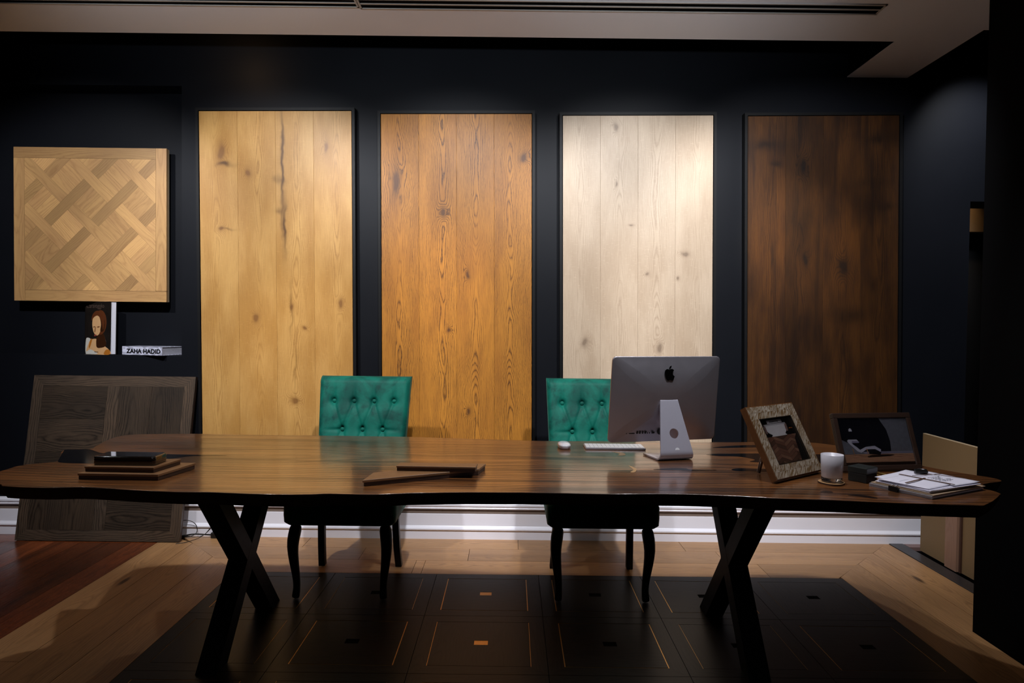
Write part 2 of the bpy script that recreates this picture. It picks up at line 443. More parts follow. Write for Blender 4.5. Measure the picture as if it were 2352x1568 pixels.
while x > FLX0:
    rd.box((x - 1.1 + g, -.16 + g, -.02), (x - g, -g, 0), grain='x'); x -= 1.1
rd.build('red_planks', M_red, floor)
dp = MB(); gl = MB()
for j in range(14):
    for i in range(6):
        x0 = TX0 + i * TW; y1 = TY - j * TW; y0 = y1 - TW; fw = .062
        a, b = .0012, .0012
        X0, X1, Y0, Y1 = x0 + a, x0 + TW - a, y0 + a, y1 - a
        i0, i1, j0, j1 = X0 + fw, X1 - fw, Y0 + fw, Y1 - fw
        for P, an in (([(X0, Y0), (X1, Y0), (i1, j0), (i0, j0)], 0), ([(X0, Y1), (i0, j1), (i1, j1), (X1, Y1)], 0),
                      ([(X0, Y0), (i0, j0), (i0, j1), (X0, Y1)], PI / 2), ([(X1, Y0), (X1, Y1), (i1, j1), (i1, j0)], PI / 2)):
            dp.prism(P, -.02, 0, ang=an)
        gw = .0045 if (i + j) % 2 == 0 or i == 3 else .0022
        q = .0012
        for P in ((i0, j0, i1, j0 + gw), (i0, j1 - gw, i1, j1), (i0, j0 + gw, i0 + gw, j1 - gw), (i1 - gw, j0 + gw, i1, j1 - gw)):
            gl.box((P[0] + .0002, P[1] + .0002, -.02), (P[2] - .0002, P[3] - .0002, -q))
        a = gw; n = 3; h = (j1 - j0 - 2 * a) / n
        horiz = (i + j) % 2 == 0
        mx, my = (i0 + i1) / 2, (j0 + j1) / 2; sx, sy = .028, .02
        # board field around the centre plug
        B = (i0 + a, j0 + a, i1 - a, j1 - a)
        if horiz:
            parts = [(B[0], B[1], B[2], my - sy), (B[0], my + sy, B[2], B[3]), (B[0], my - sy, mx - sx, my + sy), (mx + sx, my - sy, B[2], my + sy)]
        else:
            parts = [(B[0], B[1], mx - sx, B[3]), (mx + sx, B[1], B[2], B[3]), (mx - sx, B[1], mx + sx, my - sy), (mx - sx, my + sy, mx + sx, B[3])]
        pd = (random.random(), random.random())
        for P in parts: dp.box((P[0], P[1], -.02), (P[2], P[3], -.0002), grain='x' if horiz else 'y', pid=pd)
        if i == 2: gl.box((mx - sx, my - sy, -.02), (mx + sx, my + sy, -.001))
        else: dp.box((mx - sx + .001, my - sy + .001, -.02), (mx + sx - .001, my + sy - .001, -.001), mi=1)
dp.build('dark_parquet', [M_dpar, M_black], floor)
gl.build('filler_lines', M_gold, floor)
ed = MB(); ed.box((KX + .002, -2.6, -.02), (KX + .085, -.008, .004)); ed.build('edge_strip', M_greystone, floor, bevel=.002)
pk = MB(); pk.box((KX + .09, -.085, -.02), (2.9, -.012, .002)); pk.build('threshold_board', M_pink, floor)

# back wall, with the shelf recess on the left and the doorway on the right
AX1, AZ0, AZ1, AD = -1.993, 1.088, 2.703, .15
DX0, DZ = 2.742, 2.07
w = MB(); T = .25
w.box((FLX0, 0, 0), (-3.95, T, 3.3)); w.box((-3.95, 0, 0), (AX1, T, AZ0)); w.box((-3.95, 0, AZ1), (AX1, T, 3.3))
w.box((-3.95, AD, AZ0), (AX1, T, AZ1)); w.box((AX1, 0, 0), (DX0, T, 3.3)); w.box((DX0, 0, DZ), (FLX1, T, 3.3))
struct(w.build('wall_back', M_wall))
w = MB(); w.box((2.0, -8, 0), (2.32, -1.25, 3.3)); struct(w.build('wall_right', M_black))
w = MB(); w.box((FLX0 - .1, -8, 0), (FLX0, 2, 3.3)); struct(w.build('wall_left', M_black))
w = MB(); w.box((FLX0, -8.1, 0), (FLX1, -8.0, 3.3)); struct(w.build('wall_front', M_black))
w = MB(); w.box((FLX1 - .1, -8, 0), (FLX1, 2.0, 3.3)); struct(w.build('wall_side', M_wall))
# corridor behind the doorway
w = MB(); w.box((DX0 - .4, 1.0, 0), (FLX1, 1.1, 3.3)); struct(w.build('wall_corridor', plain('corridor_paint', (.10, .105, .115), .5)))
w = MB(); w.box((DX0 - .4, .88, 2.01), (FLX1 - .1, .98, 2.2)); struct(w.build('trim_1', plain('corridor_soffit', (.55, .38, .22), .5)))
# ceiling with the two raised slots for the wall lights
CZ = 2.80
w = MB(); t_ = .005
w.box((FLX0, -8, CZ), (FLX1, -.69, CZ + t_)); w.box((FLX0, -.69, CZ), (2.345, -.535, CZ + t_)); w.box((1.985, -.535, CZ), (2.345, 0.0, CZ + t_))
w.box((DX0 - .4, .25, 2.75), (FLX1, 2.0, 2.8))
struct(w.build('ceiling', M_ceil))
w = MB(); w.box((FLX0, -.9, 3.3), (FLX1, .3, 3.33)); w.box((FLX0, -.60, CZ + t_), (1.985, -.537, 3.3)); w.box((1.987, -.54, CZ + t_), (2.343, 0, 3.3)); w.box((2.345, -.72, CZ + t_), (3.5, -.692, 3.3))
struct(w.build('trim_2', M_black))
# skirting: profile extruded along the wall
prof = [(0, 0), (.022, 0), (.022, .052), (.030, .057), (.030, .064), (.018, .076), (.015, .080), (.015, .150), (.002, .151)]
prof2 = [(.002, .178), (.016, .179), (.020, .186), (.016, .191), (.022, .200), (.022, .210), (.012, .222), (0, .224)]
for nm, pr, mt in (('baseboard_back', prof, M_white), ('trim_3', [(0, .150), (.006, .150), (.006, .179), (0, .179)], M_brownstrip), ('trim_4', prof2, M_white)):
    w = MB()
    w.rings([[(x, -p[0], p[1]) for p in pr] for x in (-4.9, -1.86, 2.735)][::-1], sm=False)
    struct(w.build(nm, mt))

# ceiling air slot
v = thing('ceiling_vent', 'long linear air slot with two dark openings set in the ceiling', 'vent', (0, 0, CZ))
fr = MB()
for (x0, x1, ya, yb) in ((-.74, 1.72, -.855, -.962), (-3.6, -.745, -.868, -.962)):
    fr.box((x0, ya, -.005), (x1, ya - .010, -.0005)); fr.box((x0, yb, -.005), (x1, yb + .010, -.0005))
    ym = (ya + yb) / 2
    fr.box((x0, ym - .006, -.004), (x1, ym + .006, -.0005)); fr.box((x0, yb, -.005), (x0 + .008, ya, -.0005)); fr.box((x1 - .008, yb, -.005), (x1, ya, -.0005))
fr.build('frame', plain('vent_metal', (.42, .39, .37), .45), v)
fr = MB()
for (x0, x1, ya, yb) in ((-.735, 1.715, -.862, -.955), (-3.59, -.75, -.875, -.955)): fr.box((x0, yb, -.0016), (x1, ya, -.0006))
fr.build('slot', M_black, v)

# ------------------------------------------------------------------ tall sample panels on the wall
def show_panel(x0, z1, wd, rot, mat, label, ht=2.2):
    # origin at the foot centre of the panel
    t = thing('wood_display_board', label, 'wood panel', group='tall wood floor samples on the black wall')
    top = Vector((x0 + wd / 2, -.03, z1)); up = Vector((-math.sin(rot), 0, math.cos(rot)))
    t.location = top - up * ht; t.rotation_euler = (0, -rot, 0)
    b = MB(); n = 4; pw = wd / n
    for k in range(n):
        b.box((-wd / 2 + k * pw + .0003, -.022, 0), (-wd / 2 + (k + 1) * pw - .0003, .006, ht), grain='z', pid=SEEDS[mat.name][k])
    b.build('boards', mat, t, bevel=.0005, seg=1)
    b = MB(); e = .020; q = .0035
    b.box((-wd / 2 - e, -.026, -e), (-wd / 2 - q, .028, ht + e)); b.box((wd / 2 + q, -.026, -e), (wd / 2 + e, .028, ht + e))
    b.box((-wd / 2 - q, -.026, ht + q), (wd / 2 + q, .028, ht + e)); b.box((-wd / 2 - q, -.026, -e), (wd / 2 + q, .028, -q))
    b.box((-wd / 2 - q, .008, -q), (wd / 2 + q, .026, ht + q))
    b.build('frame', M_frameblk, t)
    return t
SEEDS = dict(natural_oak=[(.35, .2), (.62, .8), (.5, .45), (.75, .3)], golden_oak=[(.42, .5), (.8, .1), (.55, .62), (.3, .42)],
             limed_oak=[(.4, .3), (.55, .6), (.48, .9), (.7, .2)], smoked_oak=[(.95, .3), (.25, .7), (.55, .5), (.45, .9)])
show_panel(-1.868, 2.545, .902, .0125, M_p1, 'tall black framed panel of pale honey natural oak boards with brown knots')
show_panel(-.791, 2.540, .892, .0120, M_p2, 'tall black framed panel of orange brown oak boards with bold dark grain')
show_panel(.286, 2.543, .889, .0135, M_p3, 'tall black framed panel of whitewashed pale beige oak boards behind the computer')
show_panel(1.381, 2.554, .894, .0170, M_p4, 'tall black framed panel of very dark smoked brown boards')

# square basket-weave panel hung in the recess
t = thing('parquet_panel', 'square light oak panel with diagonal basket weave pattern hung in wall recess', 'wood panel', (-2.577, .075, 1.412))
b = MB(); W2 = .4645; fw = .066; Hh = .932
MV = Matrix(((1, 0, 0, 0), (0, 0, -1, 0), (0, 1, 0, 0), (0, 0, 0, 1)))   # drawing plane xy -> panel xz, thickness towards the room
def pp(P, an, pid=None): 
    if len(P) >= 3: b.prism(P, .0, .018, MV, ang=an, pid=pid)
I0, I1, J0, J1 = -W2 + fw, W2 - fw, fw, Hh - fw
pp([(-W2, 0), (I0 - g, 0), (I0 - g, J1), (-W2, J1)], PI / 2); pp([(I1 + g, g + fw), (W2, fw + g), (W2, Hh), (I1 + g, Hh)], PI / 2)
pp([(I0, 0), (W2, 0), (W2, fw - g), (I0, fw - g)], 0); pp([(-W2, J1 + g), (I1, J1 + g), (I1, Hh), (-W2, Hh)], 0)
Pd, tw = .2035, .062; sq = Pd - tw; gg = .00025; c45 = math.sqrt(.5)
cx0, cy0 = .150, Hh / 2 + .133
def dia(a0, b0, a1, b1, an, pid=None):
    Q = [(a0 + gg, b0 + gg), (a1 - gg, b0 + gg), (a1 - gg, b1 - gg), (a0 + gg, b1 - gg)]
    P = [(cx0 + (a - bb) * c45, cy0 + (a + bb) * c45) for a, bb in Q]
    P = clip(P, I0, J0, I1, J1)
    pp(P, an, pid)
for i in range(-5, 6):
    for j in range(-5, 6):
        A, B_ = i * Pd, j * Pd
        if (i + j) % 2 == 0: dia(A - Pd + tw / 2, B_ - tw / 2, A + Pd - tw / 2, B_ + tw / 2, PI / 4, (random.uniform(.05, .35), random.random()))      # strip over, one way
        else: dia(A - tw / 2, B_ - Pd + tw / 2, A + tw / 2, B_ + Pd - tw / 2, 3 * PI / 4, (random.uniform(.45, .8), random.random()))                 # and the other way
        # squares between, of two boards
        h = sq / 2; pq = random.uniform(.35, 1)
        pa = (pq, random.random()); pb = (min(1, pq + .04), random.random())
        if (i * 3 + j) % 2: 
            dia(A + tw / 2, B_ + tw / 2, A + tw / 2 + sq, B_ + tw / 2 + h, PI / 4, pa); dia(A + tw / 2, B_ + tw / 2 + h, A + tw / 2 + sq, B_ + tw / 2 + sq, PI / 4, pb)
        else:
            dia(A + tw / 2, B_ + tw / 2, A + tw / 2 + h, B_ + tw / 2 + sq, 3 * PI / 4, pa); dia(A + tw / 2 + h, B_ + tw / 2, A + tw / 2 + sq, B_ + tw / 2 + sq, 3 * PI / 4, pb)
b.build('parquet_face', M_vers, t)
b = MB(); b.box((-W2 + .001, .0005, .001), (W2 - .001, .020, Hh - .001)); b.box((-.3, .02, .1), (.3, .074, .85)); b.build('backing', M_mdfedge, t)

# dark parquet panel leaning on the wall
t = thing('leaning_parquet_panel', 'large dark grey brown parquet panel leaning against the wall behind the table end', 'wood panel', (-2.418, -.150, 0.004))
t.rotation_euler = (-math.atan2(.105, .955), 0, 0)
b = MB(); HW = .482; HT = .967; f2 = .062
def pl(x0, z0, x1, z1, gr): b.box((x0 + .0007, -.004, z0 + .0007), (x1 - .0007, .012, z1 - .0007), grain=gr, pid=(random.uniform(.05, .4) if x1 - x0 > .08 else .85, random.random()))
def plq(P, an): b.prism(P, -.012, .004, MV, ang=an, pid=(random.uniform(.8, 1), random.random()))
plq([(-HW, 0), (-HW + f2, f2), (-HW + f2, HT - f2), (-HW, HT)], PI / 2); plq([(HW, 0), (HW, HT), (HW - f2, HT - f2), (HW - f2, f2)], PI / 2)
plq([(-HW, 0), (HW, 0), (HW - f2, f2), (-HW + f2, f2)], 0); plq([(-HW, HT), (-HW + f2, HT - f2), (HW - f2, HT - f2), (HW, HT)], 0)
a0, a1, z0, z1, mz = -HW + f2, HW - f2, f2, HT - f2, HT / 2
pl(-.036, z0, .036, z1, 'z'); pl(a0, mz - .032, -.036, mz + .032, 'x'); pl(.036, mz - .032, a1, mz + .032, 'x')
for k in range(2): pl(a0, mz + .032 + k * (z1 - mz - .032) / 2, -.036, mz + .032 + (k + 1) * (z1 - mz - .032) / 2, 'x'); pl(.036, z0 + k * (mz - .032 - z0) / 2, a1, z0 + (k + 1) * (mz - .032 - z0) / 2, 'x')
for k in range(2): pl(.036 + k * (a1 - .036) / 2, mz + .032, .036 + (k + 1) * (a1 - .036) / 2, z1, 'z'); pl(a0 + k * (-.036 - a0) / 2, z0, a0 + (k + 1) * (-.036 - a0) / 2, mz - .032, 'z')
for p_ in b.v: p_.x += p_.z * .052
b.build('parquet_face', M_lean, t)
b = MB(); b.box((-HW, .0125, 0), (HW, .024, HT))
for p_ in b.v: p_.x += p_.z * .052
b.build('backing', M_sampd, t)

# ------------------------------------------------------------------ books in the recess
def bookcover():
    t = NT('picture_cover'); x, y, z = t.obj()
    n = t.noise(t.xyz(x, y, z), 30, 3)
    return t.set(color=t.mix(n, (.006, .005, .005), (.02, .015, .012)), rough=.12, coat=.5)
M_cov = bookcover()
ux, uy = .215 / .237, -.1 / .237
t = thing('art_book', 'upright hardback with a painted figure on its dark glossy cover on the wall shelf', 'book', (-2.64, .100, AZ0 + .0012))
t.rotation_euler = (-.02, 0, math.atan2(uy, ux))
CW, CH, CT = .237, .322, .040
b = MB(); b.box((0, 0, 0), (CW, .003, CH)); b.box((0, CT - .003, 0), (CW, CT, CH)); b.box((-.0, 0, 0), (.003, CT, CH)); b.build('cover', M_cov, t)
b = MB(); b.box((.004, .0032, .004), (CW - .004, CT - .0032, CH - .004)); b.build('pages', plain('page_block', (.78, .78, .86), .6, var=.08, scale=200), t)
# a plain generic figure in the colours of the printed picture
cov = MB(); MC = Matrix(((1, 0, 0, 0), (0, 0, -1, 0), (0, 1, 0, 0), (0, 0, 0, 1)))
def ell(cx, cy, rx, ry, n=28, rot=0):
    return [(cx + rx * math.cos(a) * math.cos(rot) - ry * math.sin(a) * math.sin(rot), cy + rx * math.cos(a) * math.sin(rot) + ry * math.sin(a) * math.cos(rot)) for a in [2 * PI * k / n for k in range(n)]]
def lay(P, mi, h): cov.prism(smooth_closed(P, 4) if len(P) < 16 else P, .00005 * h - .0001, .0001 * h + .0001, MC, mi=mi)
lay([(.012, 0.002), (.012, .085), (.03, .10), (.06, .09), (.085, .06), (.06, .002)], 4, 1)
lay([(.03, .002), (.035, .06), (.06, .088), (.115, .094), (.15, .075), (.19, .05), (.225, .03), (.232, .002)], 1, 2)
lay([(.11, .05), (.12, .13), (.17, .13), (.20, .06), (.15, .04)], 5, 3)
lay([(.040, .045), (.055, .09), (.070, .088), (.050, .04)], 2, 4); lay([(.18, .002), (.20, .03), (.232, .028), (.232, .002)], 2, 4)
lay([(.012, .002), (.05, .028), (.09, .018), (.12, .002)], 4, 5)
lay(ell(.145, .195, .055, .075), 3, 4)
lay(ell(.110, .180, .040, .066, rot=.10), 1, 6)
lay([(.13, .25), (.15, .19), (.145, .14), (.18, .15), (.185, .21), (.16, .25)], 5, 7)
lay([(.062, .205), (.074, .245), (.112, .266), (.165, .252), (.182, .205), (.172, .150), (.160, .185), (.148, .215), (.118, .236), (.085, .226)], 3, 8)
lay([(.080, .168), (.097, .171), (.096, .165), (.082, .163)], 7, 8); lay([(.116, .169), (.138, .172), (.136, .164), (.118, .163)], 7, 8); lay([(.098, .165), (.103, .165), (.099, .136), (.091, .137)], 7, 8)
lay([(.090, .118), (.108, .120), (.106, .112), (.092, .110)], 6, 8)
cov.build('cover_picture', [M_cov, plain('print_skin', (.62, .36, .17), .2), plain('print_ochre', (.40, .14, .02), .2), plain('print_auburn', (.10, .028, .010), .2),
                            plain('print_cream', (.55, .53, .48), .2), plain('print_umber', (.035, .012, .005), .2), plain('print_red', (.22, .04, .03), .2), plain('print_shade', (.20, .085, .035), .2)], t)
text_mesh('cover_title', 'Caravaggio', .040, plain('title_brown', (.07, .045, .035), .3), t, Matrix.Translation((.012, -.0006, .283)) @ Matrix.Rotation(PI / 2, 4, 'X'), .0003, 0, .93)
text_mesh('publisher_name', 'TASCHEN', .008, M_ink, t, Matrix.Translation((.095, -.0018, .012)) @ Matrix.Rotation(PI / 2, 4, 'X'), .0002)

zx, zy = math.cos(-.30), math.sin(-.30)
t = thing('art_book', 'thick silver grey book lying flat on the wall shelf beside the upright book', 'book', (-2.372, .036, AZ0 + .0012), (0, 0, -.27))
def silver():
    m = NT('silver_print'); x, y, z = m.obj()
    s = m.step((m.noise(m.xyz(x * 1.0 + y * 1.6, z * 4.0, y * 2.0), 9, 1, .4) * 5.0).frac(), .3, .7)
    return m.set(color=m.mix(s, (.36, .37, .46), (.62, .63, .76)), rough=.25)
M_sil = silver(); BW, BD, BH = .292, .175, .052
b = MB(); b.box((0, 0, 0), (BW, BD, .0035)); b.box((0, 0, BH - .0035), (BW, BD, BH)); b.box((0, 0, .0), (BW, .0035, BH)); b.build('cover', M_sil, t, bevel=.001)
b = MB(); b.box((.004, .004, .0037), (BW - .004, BD - .003, BH - .0037)); b.build('pages', plain('grey_page_block', (.45, .45, .52), .6, var=.35, scale=150), t)
text_mesh('spine_title', 'ZAHA HADID', .036, M_logo, t, Matrix.Translation((.034, -.0008, .012)) @ Matrix.Rotation(PI / 2, 4, 'X'), .0004, .0013, 1.12)

# ------------------------------------------------------------------ the live edge table
TZ, TB = .76, .717
near = [(-30, 1100), (0, 1111), (15, 1116), (100, 1119), (190, 1118), (250, 1121), (300, 1124), (400, 1129), (480, 1130), (560, 1133), (640, 1135), (700, 1135), (760, 1133), (850, 1135), (940, 1132), (1050, 1130),
        (1150, 1130), (1250, 1131), (1400, 1134), (1560, 1134), (1700, 1139), (1800, 1144), (1920, 1148), (2060, 1154), (2180, 1158), (2250, 1160), (2262, 1159), (2280, 1150), (2297, 1136)]
right = [(2296, 1132), (2278, 1126), (2258, 1122), (2253, 1116), (2268, 1109), (2297, 1105), (2298, 1102), (2275, 1096), (2235, 1090), (2180, 1081), (2118, 1069)]
far = [(2050, 1050), (1980, 1034), (1915, 1022), (1860, 1016), (1760, 1015), (1600, 1015), (1440, 1013), (1240, 1012), (1100, 1008), (940, 1003), (740, 1000), (620, 999), (470, 996), (380, 996), (300, 998), (268, 1003), (243, 1012), (222, 1023),
       (205, 1031), (150, 1032), (138, 1045), (131, 1059), (75, 1065), (40, 1070), (10, 1079), (-20, 1088)]
out = smooth_closed([tuple(at(px, py, z=TZ)[:2]) for px, py in near + right + far], 4, .0012)
ar = sum(out[i][0] * out[(i + 1) % len(out)][1] - out[(i + 1) % len(out)][0] * out[i][1] for i in range(len(out)))
if ar < 0: out = out[::-1]
def inset(P, d):
    n = len(P); Q = []
    for i in range(n):
        a, b2 = Vector(P[i - 2]), Vector(P[(i + 2) % n]); e = (b2 - a)
        nr = Vector((-e.y, e.x)).normalized() if e.length > 1e-6 else Vector((0, 0))
        Q.append((P[i][0] + nr.x * d, P[i][1] + nr.y * d))
    return Q
tb = thing('live_edge_table', 'long walnut slab table with wavy live edges and black crossed steel legs', 'table', (0, 0, 0))
s = MB(); n = len(out); random.seed(3)
lv = [(inset(out, .001), TZ), (out, TZ - .0012), (inset(out, .004), TZ - .016), (inset(out, .010), TZ - .030), (inset(out, .016), TB)]
for P, z in lv:
    for p in P: s.v.append(Vector((p[0], p[1], z + (random.uniform(-.001, .001) if TB < z < TZ - .01 else 0))))
s.face(range(n), 0, [(p[1] + 1.45, p[0]) for p in lv[0][0]], (.5, .5))
s.face([4 * n + i for i in range(n)][::-1], 1, None, (.5, .5))
for k in range(4):
    for i in range(n):
        j = (i + 1) % n
        s.face([(k + 1) * n + i, (k + 1) * n + j, k * n + j, k * n + i], 0 if k == 0 else 1, [(out[q][1] + 1.45, out[q][0]) for q in (i, j, j, i)], (.5, .5), True)
top = s.build('tabletop', [M_walnut, M_walside], tb)
def inlay(L, mi, h=.0005, sub=5):
    P = [tuple(at(px, py, z=TZ)[:2]) for px, py in L]
    ri = MB(); ri.prism(smooth_closed(P, sub, .0004), TZ - .0005, TZ + h)
    ri.build(('resin_inlay', 'dark_knot', 'sapwood_mark')[mi], (M_resin, M_knot, M_sap)[mi], top)
inlay([(206, 1032), (180, 1032), (152, 1032), (146, 1036), (135, 1055), (133, 1060), (140, 1062), (165, 1063.5), (220, 1064), (300, 1062), (370, 1056), (400, 1052), (445, 1047), (520, 1046), (400, 1043.5), (330, 1041), (275, 1042), (235, 1040), (222, 1037)], 0, sub=3)
inlay([(1622, 1043), (1678, 1041.5), (1750, 1041.5), (1850, 1043), (1935, 1045), (1935, 1062), (1860, 1064), (1790, 1064), (1750, 1062), (1722, 1060), (1734, 1056), (1718, 1051.5), (1691, 1048), (1650, 1047)], 0)
inlay([(1680, 1078), (1694, 1075.5), (1718, 1076), (1750, 1077), (1810, 1076), (1812, 1081), (1750, 1082.5), (1718, 1082), (1691, 1081.6)], 0)
inlay([(1500, 1078), (1541, 1075), (1574, 1075.5), (1588, 1078), (1640, 1078.8), (1640, 1080), (1589, 1081.4), (1555, 1080)], 0)
inlay([(1637, 1028), (1664, 1024.8), (1705, 1022.5), (1750, 1021.5), (1790, 1022.5), (1760, 1026), (1691, 1028)], 0)
inlay([(1884, 1130), (1893, 1127), (1908, 1128), (1913, 1131), (1900, 1132)], 1); inlay([(1946, 1137), (1975, 1136), (2012, 1142), (2010, 1145), (1975, 1140)], 1)
inlay([(1405, 1036.5), (1425, 1038.5), (1436, 1042), (1434, 1045.5), (1420, 1045.5), (1423, 1042), (1413, 1039)], 2)
inlay([(1444, 1069), (1458, 1074), (1462, 1079), (1457, 1084.5), (1448, 1084), (1455, 1079), (1450, 1074)], 2)
for X, f0, f1, t0, t1 in ((-1.11, -1.655, -1.045, -.99, -1.72), (.925, -1.66, -1.065, -1.06, -1.74)):
    for k, (ya, yb) in enumerate(((f0, t0), (f1, t1))):
        s = MB(); hw = .040; hx = .040 if k == 0 else .0395
        s.rings([[(X - hx, y - hw * 1.25, z), (X + hx, y - hw * 1.25, z), (X + hx, y + hw * 1.25, z), (X - hx, y + hw * 1.25, z)] for y, z in ((ya, .001), (yb, TB))], sm=False)
        s.build('leg', M_steel, tb)

# ------------------------------------------------------------------ the chairs
def seg_d(px, py, ax, ay, bx, by):
    dx, dy = bx - ax, by - ay; L = dx * dx + dy * dy
    t = max(0, min(1, ((px - ax) * dx + (py - ay) * dy) / L)) if L else 0
    return math.hypot(px - ax - t * dx, py - ay - t * dy), t
def make_chair(x, label):
    c = thing('tufted_dining_chair', label, 'chair', (x, -.74, 0), group='green velvet chairs behind the table')
    Zb, Zt = .47, 1.003; sp, rz = .108, .148
    btn = []
    for r_, zz in enumerate((.876, .728, .58)):
        xs = (-.162, -.054, .054, .162) if r_ % 2 == 0 else (-.108, 0, .108)
        btn += [(q, zz, r_) for q in xs]
    cre = []
    for (ax, az, ra) in btn:
        for (bx, bz, rb_) in btn:
            if rb_ == ra + 1 and abs(abs(ax - bx) - .054) < .01: cre.append((ax, az, bx, bz))
    for (ax, az, ra) in btn:
        if ra == 0: cre.append((ax, az, ax, Zt))
        if abs(ax) > .1 and ra == 1: cre.append((ax, az, math.copysign(.24, ax), az))
    def hw(z): return .222 + (z - Zb) / (Zt - Zb) * .024
    def ybk(z): return .225 + (z - Zb) * .23 + .02 * ((z - Zb) / .53) ** 2
    def front(u, v):
        z = Zb + v * (Zt - Zb); xx = (u * 2 - 1) * hw(z)
        d = 0
        for (ax, az, _) in btn:
            q = math.hypot(xx - ax, z - az); d += .021 * math.exp(-(q / .016) ** 2) + .007 * math.exp(-(q / .045) ** 2)
        cd_ = 0
        for k in cre:
            q, tt = seg_d(xx, z, *k); fade = 1 - .55 * math.sin(PI * tt) if k[3] != Zt and abs(k[2]) < .2 else max(0, .8 - tt)
            cd_ = max(cd_, .0105 * fade * math.exp(-(q / .0085) ** 2))
        d = min(d + cd_, .028)
        ex = max(0, 1 - (hw(z) - abs(xx)) / .03); ez = max(0, 1 - (Zt - z) / .03)
        rr = .022 * (ex ** 2.5) + .022 * (ez ** 2.5)
        y = ybk(z) - .055 + d + rr
        zz2 = z - .006 * (ez ** 2) * 0
        return (xx, y, zz2)
    b = MB(); b.grid(front, 96, 110)
    # wrap the sides and the back
    m_ = 24
    def side(sg):
        def f(u, v):
            z = Zb + v * (Zt - Zb); a = u * PI / 2 if 0 else u
            x0, y0, _ = front(1 if sg > 0 else 0, v)
            yb2 = ybk(z) + .028
            return (x0, y0 + (yb2 - y0) * a, z)
        return f
    b.grid(side(1), 6, 60); b.grid(side(-1), 6, 60, flip=True)
    b.grid(lambda u, v: ((u * 2 - 1) * hw(Zb + v * (Zt - Zb)), ybk(Zb + v * (Zt - Zb)) + .028 + .006 * math.sin(PI * u), Zb + v * (Zt - Zb)), 20, 30, flip=True)
    b.grid(lambda u, v: ((u * 2 - 1) * hw(Zt), front(u, 1)[1] + (ybk(Zt) + .028 - front(u, 1)[1]) * v, Zt + .004 * math.sin(PI * v)), 40, 6)
    b.build('backrest', M_velvet, c)
    for (ax, az, _) in btn:
        k = MB(); R = .0115
        y = ybk(az) - .055 + .0245
        k.rings([[(ax + R * math.cos(p) * math.cos(2 * PI * q / 16), y - R * .55 * math.sin(p), az + R * math.cos(p) * math.sin(2 * PI * q / 16)) for q in range(16)] for p in (0, .4, .8, 1.2, 1.5)])
        k.build('button', M_velvet, c)
    k = MB()
    def rr_(hx, hy, r, z, cy=0, n=5):
        P = []
        for sx, sy, a0 in ((1, 1, 0), (-1, 1, PI / 2), (-1, -1, PI), (1, -1, 1.5 * PI)):
            for q in range(n + 1):
                a = a0 + q / n * PI / 2; P.append((sx * (hx - r) + r * math.cos(a), cy + sy * (hy - r) + r * math.sin(a), z))
        return P
    k.rings([rr_(.245, .225, .03, .352, -.025), rr_(.262, .242, .04, .366, -.025), rr_(.265, .245, .045, .40, -.025), rr_(.264, .245, .045, .45, -.025), rr_(.255, .235, .05, .478, -.025), rr_(.22, .20, .06, .490, -.025), rr_(.1, .09, .05, .494, -.025)])
    k.build('seat', M_velvet, c)
    for sx in (-1, 1):
        # cabriole front leg: knee out, ankle in, small foot
        path = [(.207, -.215, .355), (.216, -.230, .30), (.222, -.238, .25), (.216, -.232, .18), (.207, -.224, .11), (.203, -.222, .06), (.205, -.228, .025), (.207, -.236, .001)]
        rad = [.030, .030, .027, .023, .0185, .0165, .018, .020]
        k = MB(); k.tube([(sx * p[0], p[1], p[2]) for p in path], rad, 14); k.build('leg', M_leg, c, subsurf=1)
        k = MB(); h2 = .017
        P = [(.195, .17, .36), (.195, .18, .25), (.199, .20, .12), (.205, .235, .001)]
        k.rings([[(sx * p[0] - h2, p[1] - h2 * 1.2, p[2]), (sx * p[0] + h2, p[1] - h2 * 1.2, p[2]), (sx * p[0] + h2, p[1] + h2 * 1.2, p[2]), (sx * p[0] - h2, p[1] + h2 * 1.2, p[2])] for p in P], sm=False)
        k.build('leg', M_leg, c, bevel=.003)
    return c
chair = make_chair(-.797, 'buttoned green velvet chair in front of the gap between honey and orange panels')
c2 = chair.copy(); COL.objects.link(c2); c2.location.x = .437
c2['label'] = 'buttoned green velvet chair partly hidden behind the silver desktop computer'
for ch in list(chair.children):
    q = ch.copy(); COL.objects.link(q); q.parent = c2

# ------------------------------------------------------------------ desktop computer
yaw = .28
t = thing('desktop_computer', 'silver all-in-one desktop computer seen from behind on the table', 'computer', (.669, -1.440, TZ), (0, 0, yaw))
BWd, BHt = .492, .357; bz = .061; bc = .135; ti = .105
MBd = Matrix.Translation((0, bc, bz)) @ Matrix.Rotation(ti, 4, 'X')
def sup(u, v):      # square grid mapped to a rounded rectangle
    x = (u * 2 - 1); y = (v * 2 - 1); r = .09
    return x, y
b = MB()
def rrect(hx, hz, r, y, n=8):
    P = []
    for sx, sz, a0 in ((1, 1, 0), (-1, 1, PI / 2), (-1, -1, PI), (1, -1, 1.5 * PI)):
        for q in range(n + 1):
            a = a0 + q / n * PI / 2; P.append(MBd @ Vector((sx * (hx - r) + r * math.cos(a), y, BHt / 2 + sz * (hz - r) + r * math.sin(a))))
    return P
def bulge(x, z):
    fx = max(0, 1 - (abs(x) / (BWd / 2)) ** 2.2); fz = max(0, 1 - (abs(z - BHt / 2) / (BHt / 2)) ** 2.2)
    return -.006 - .036 * (fx * fz) ** .75
R_ = []
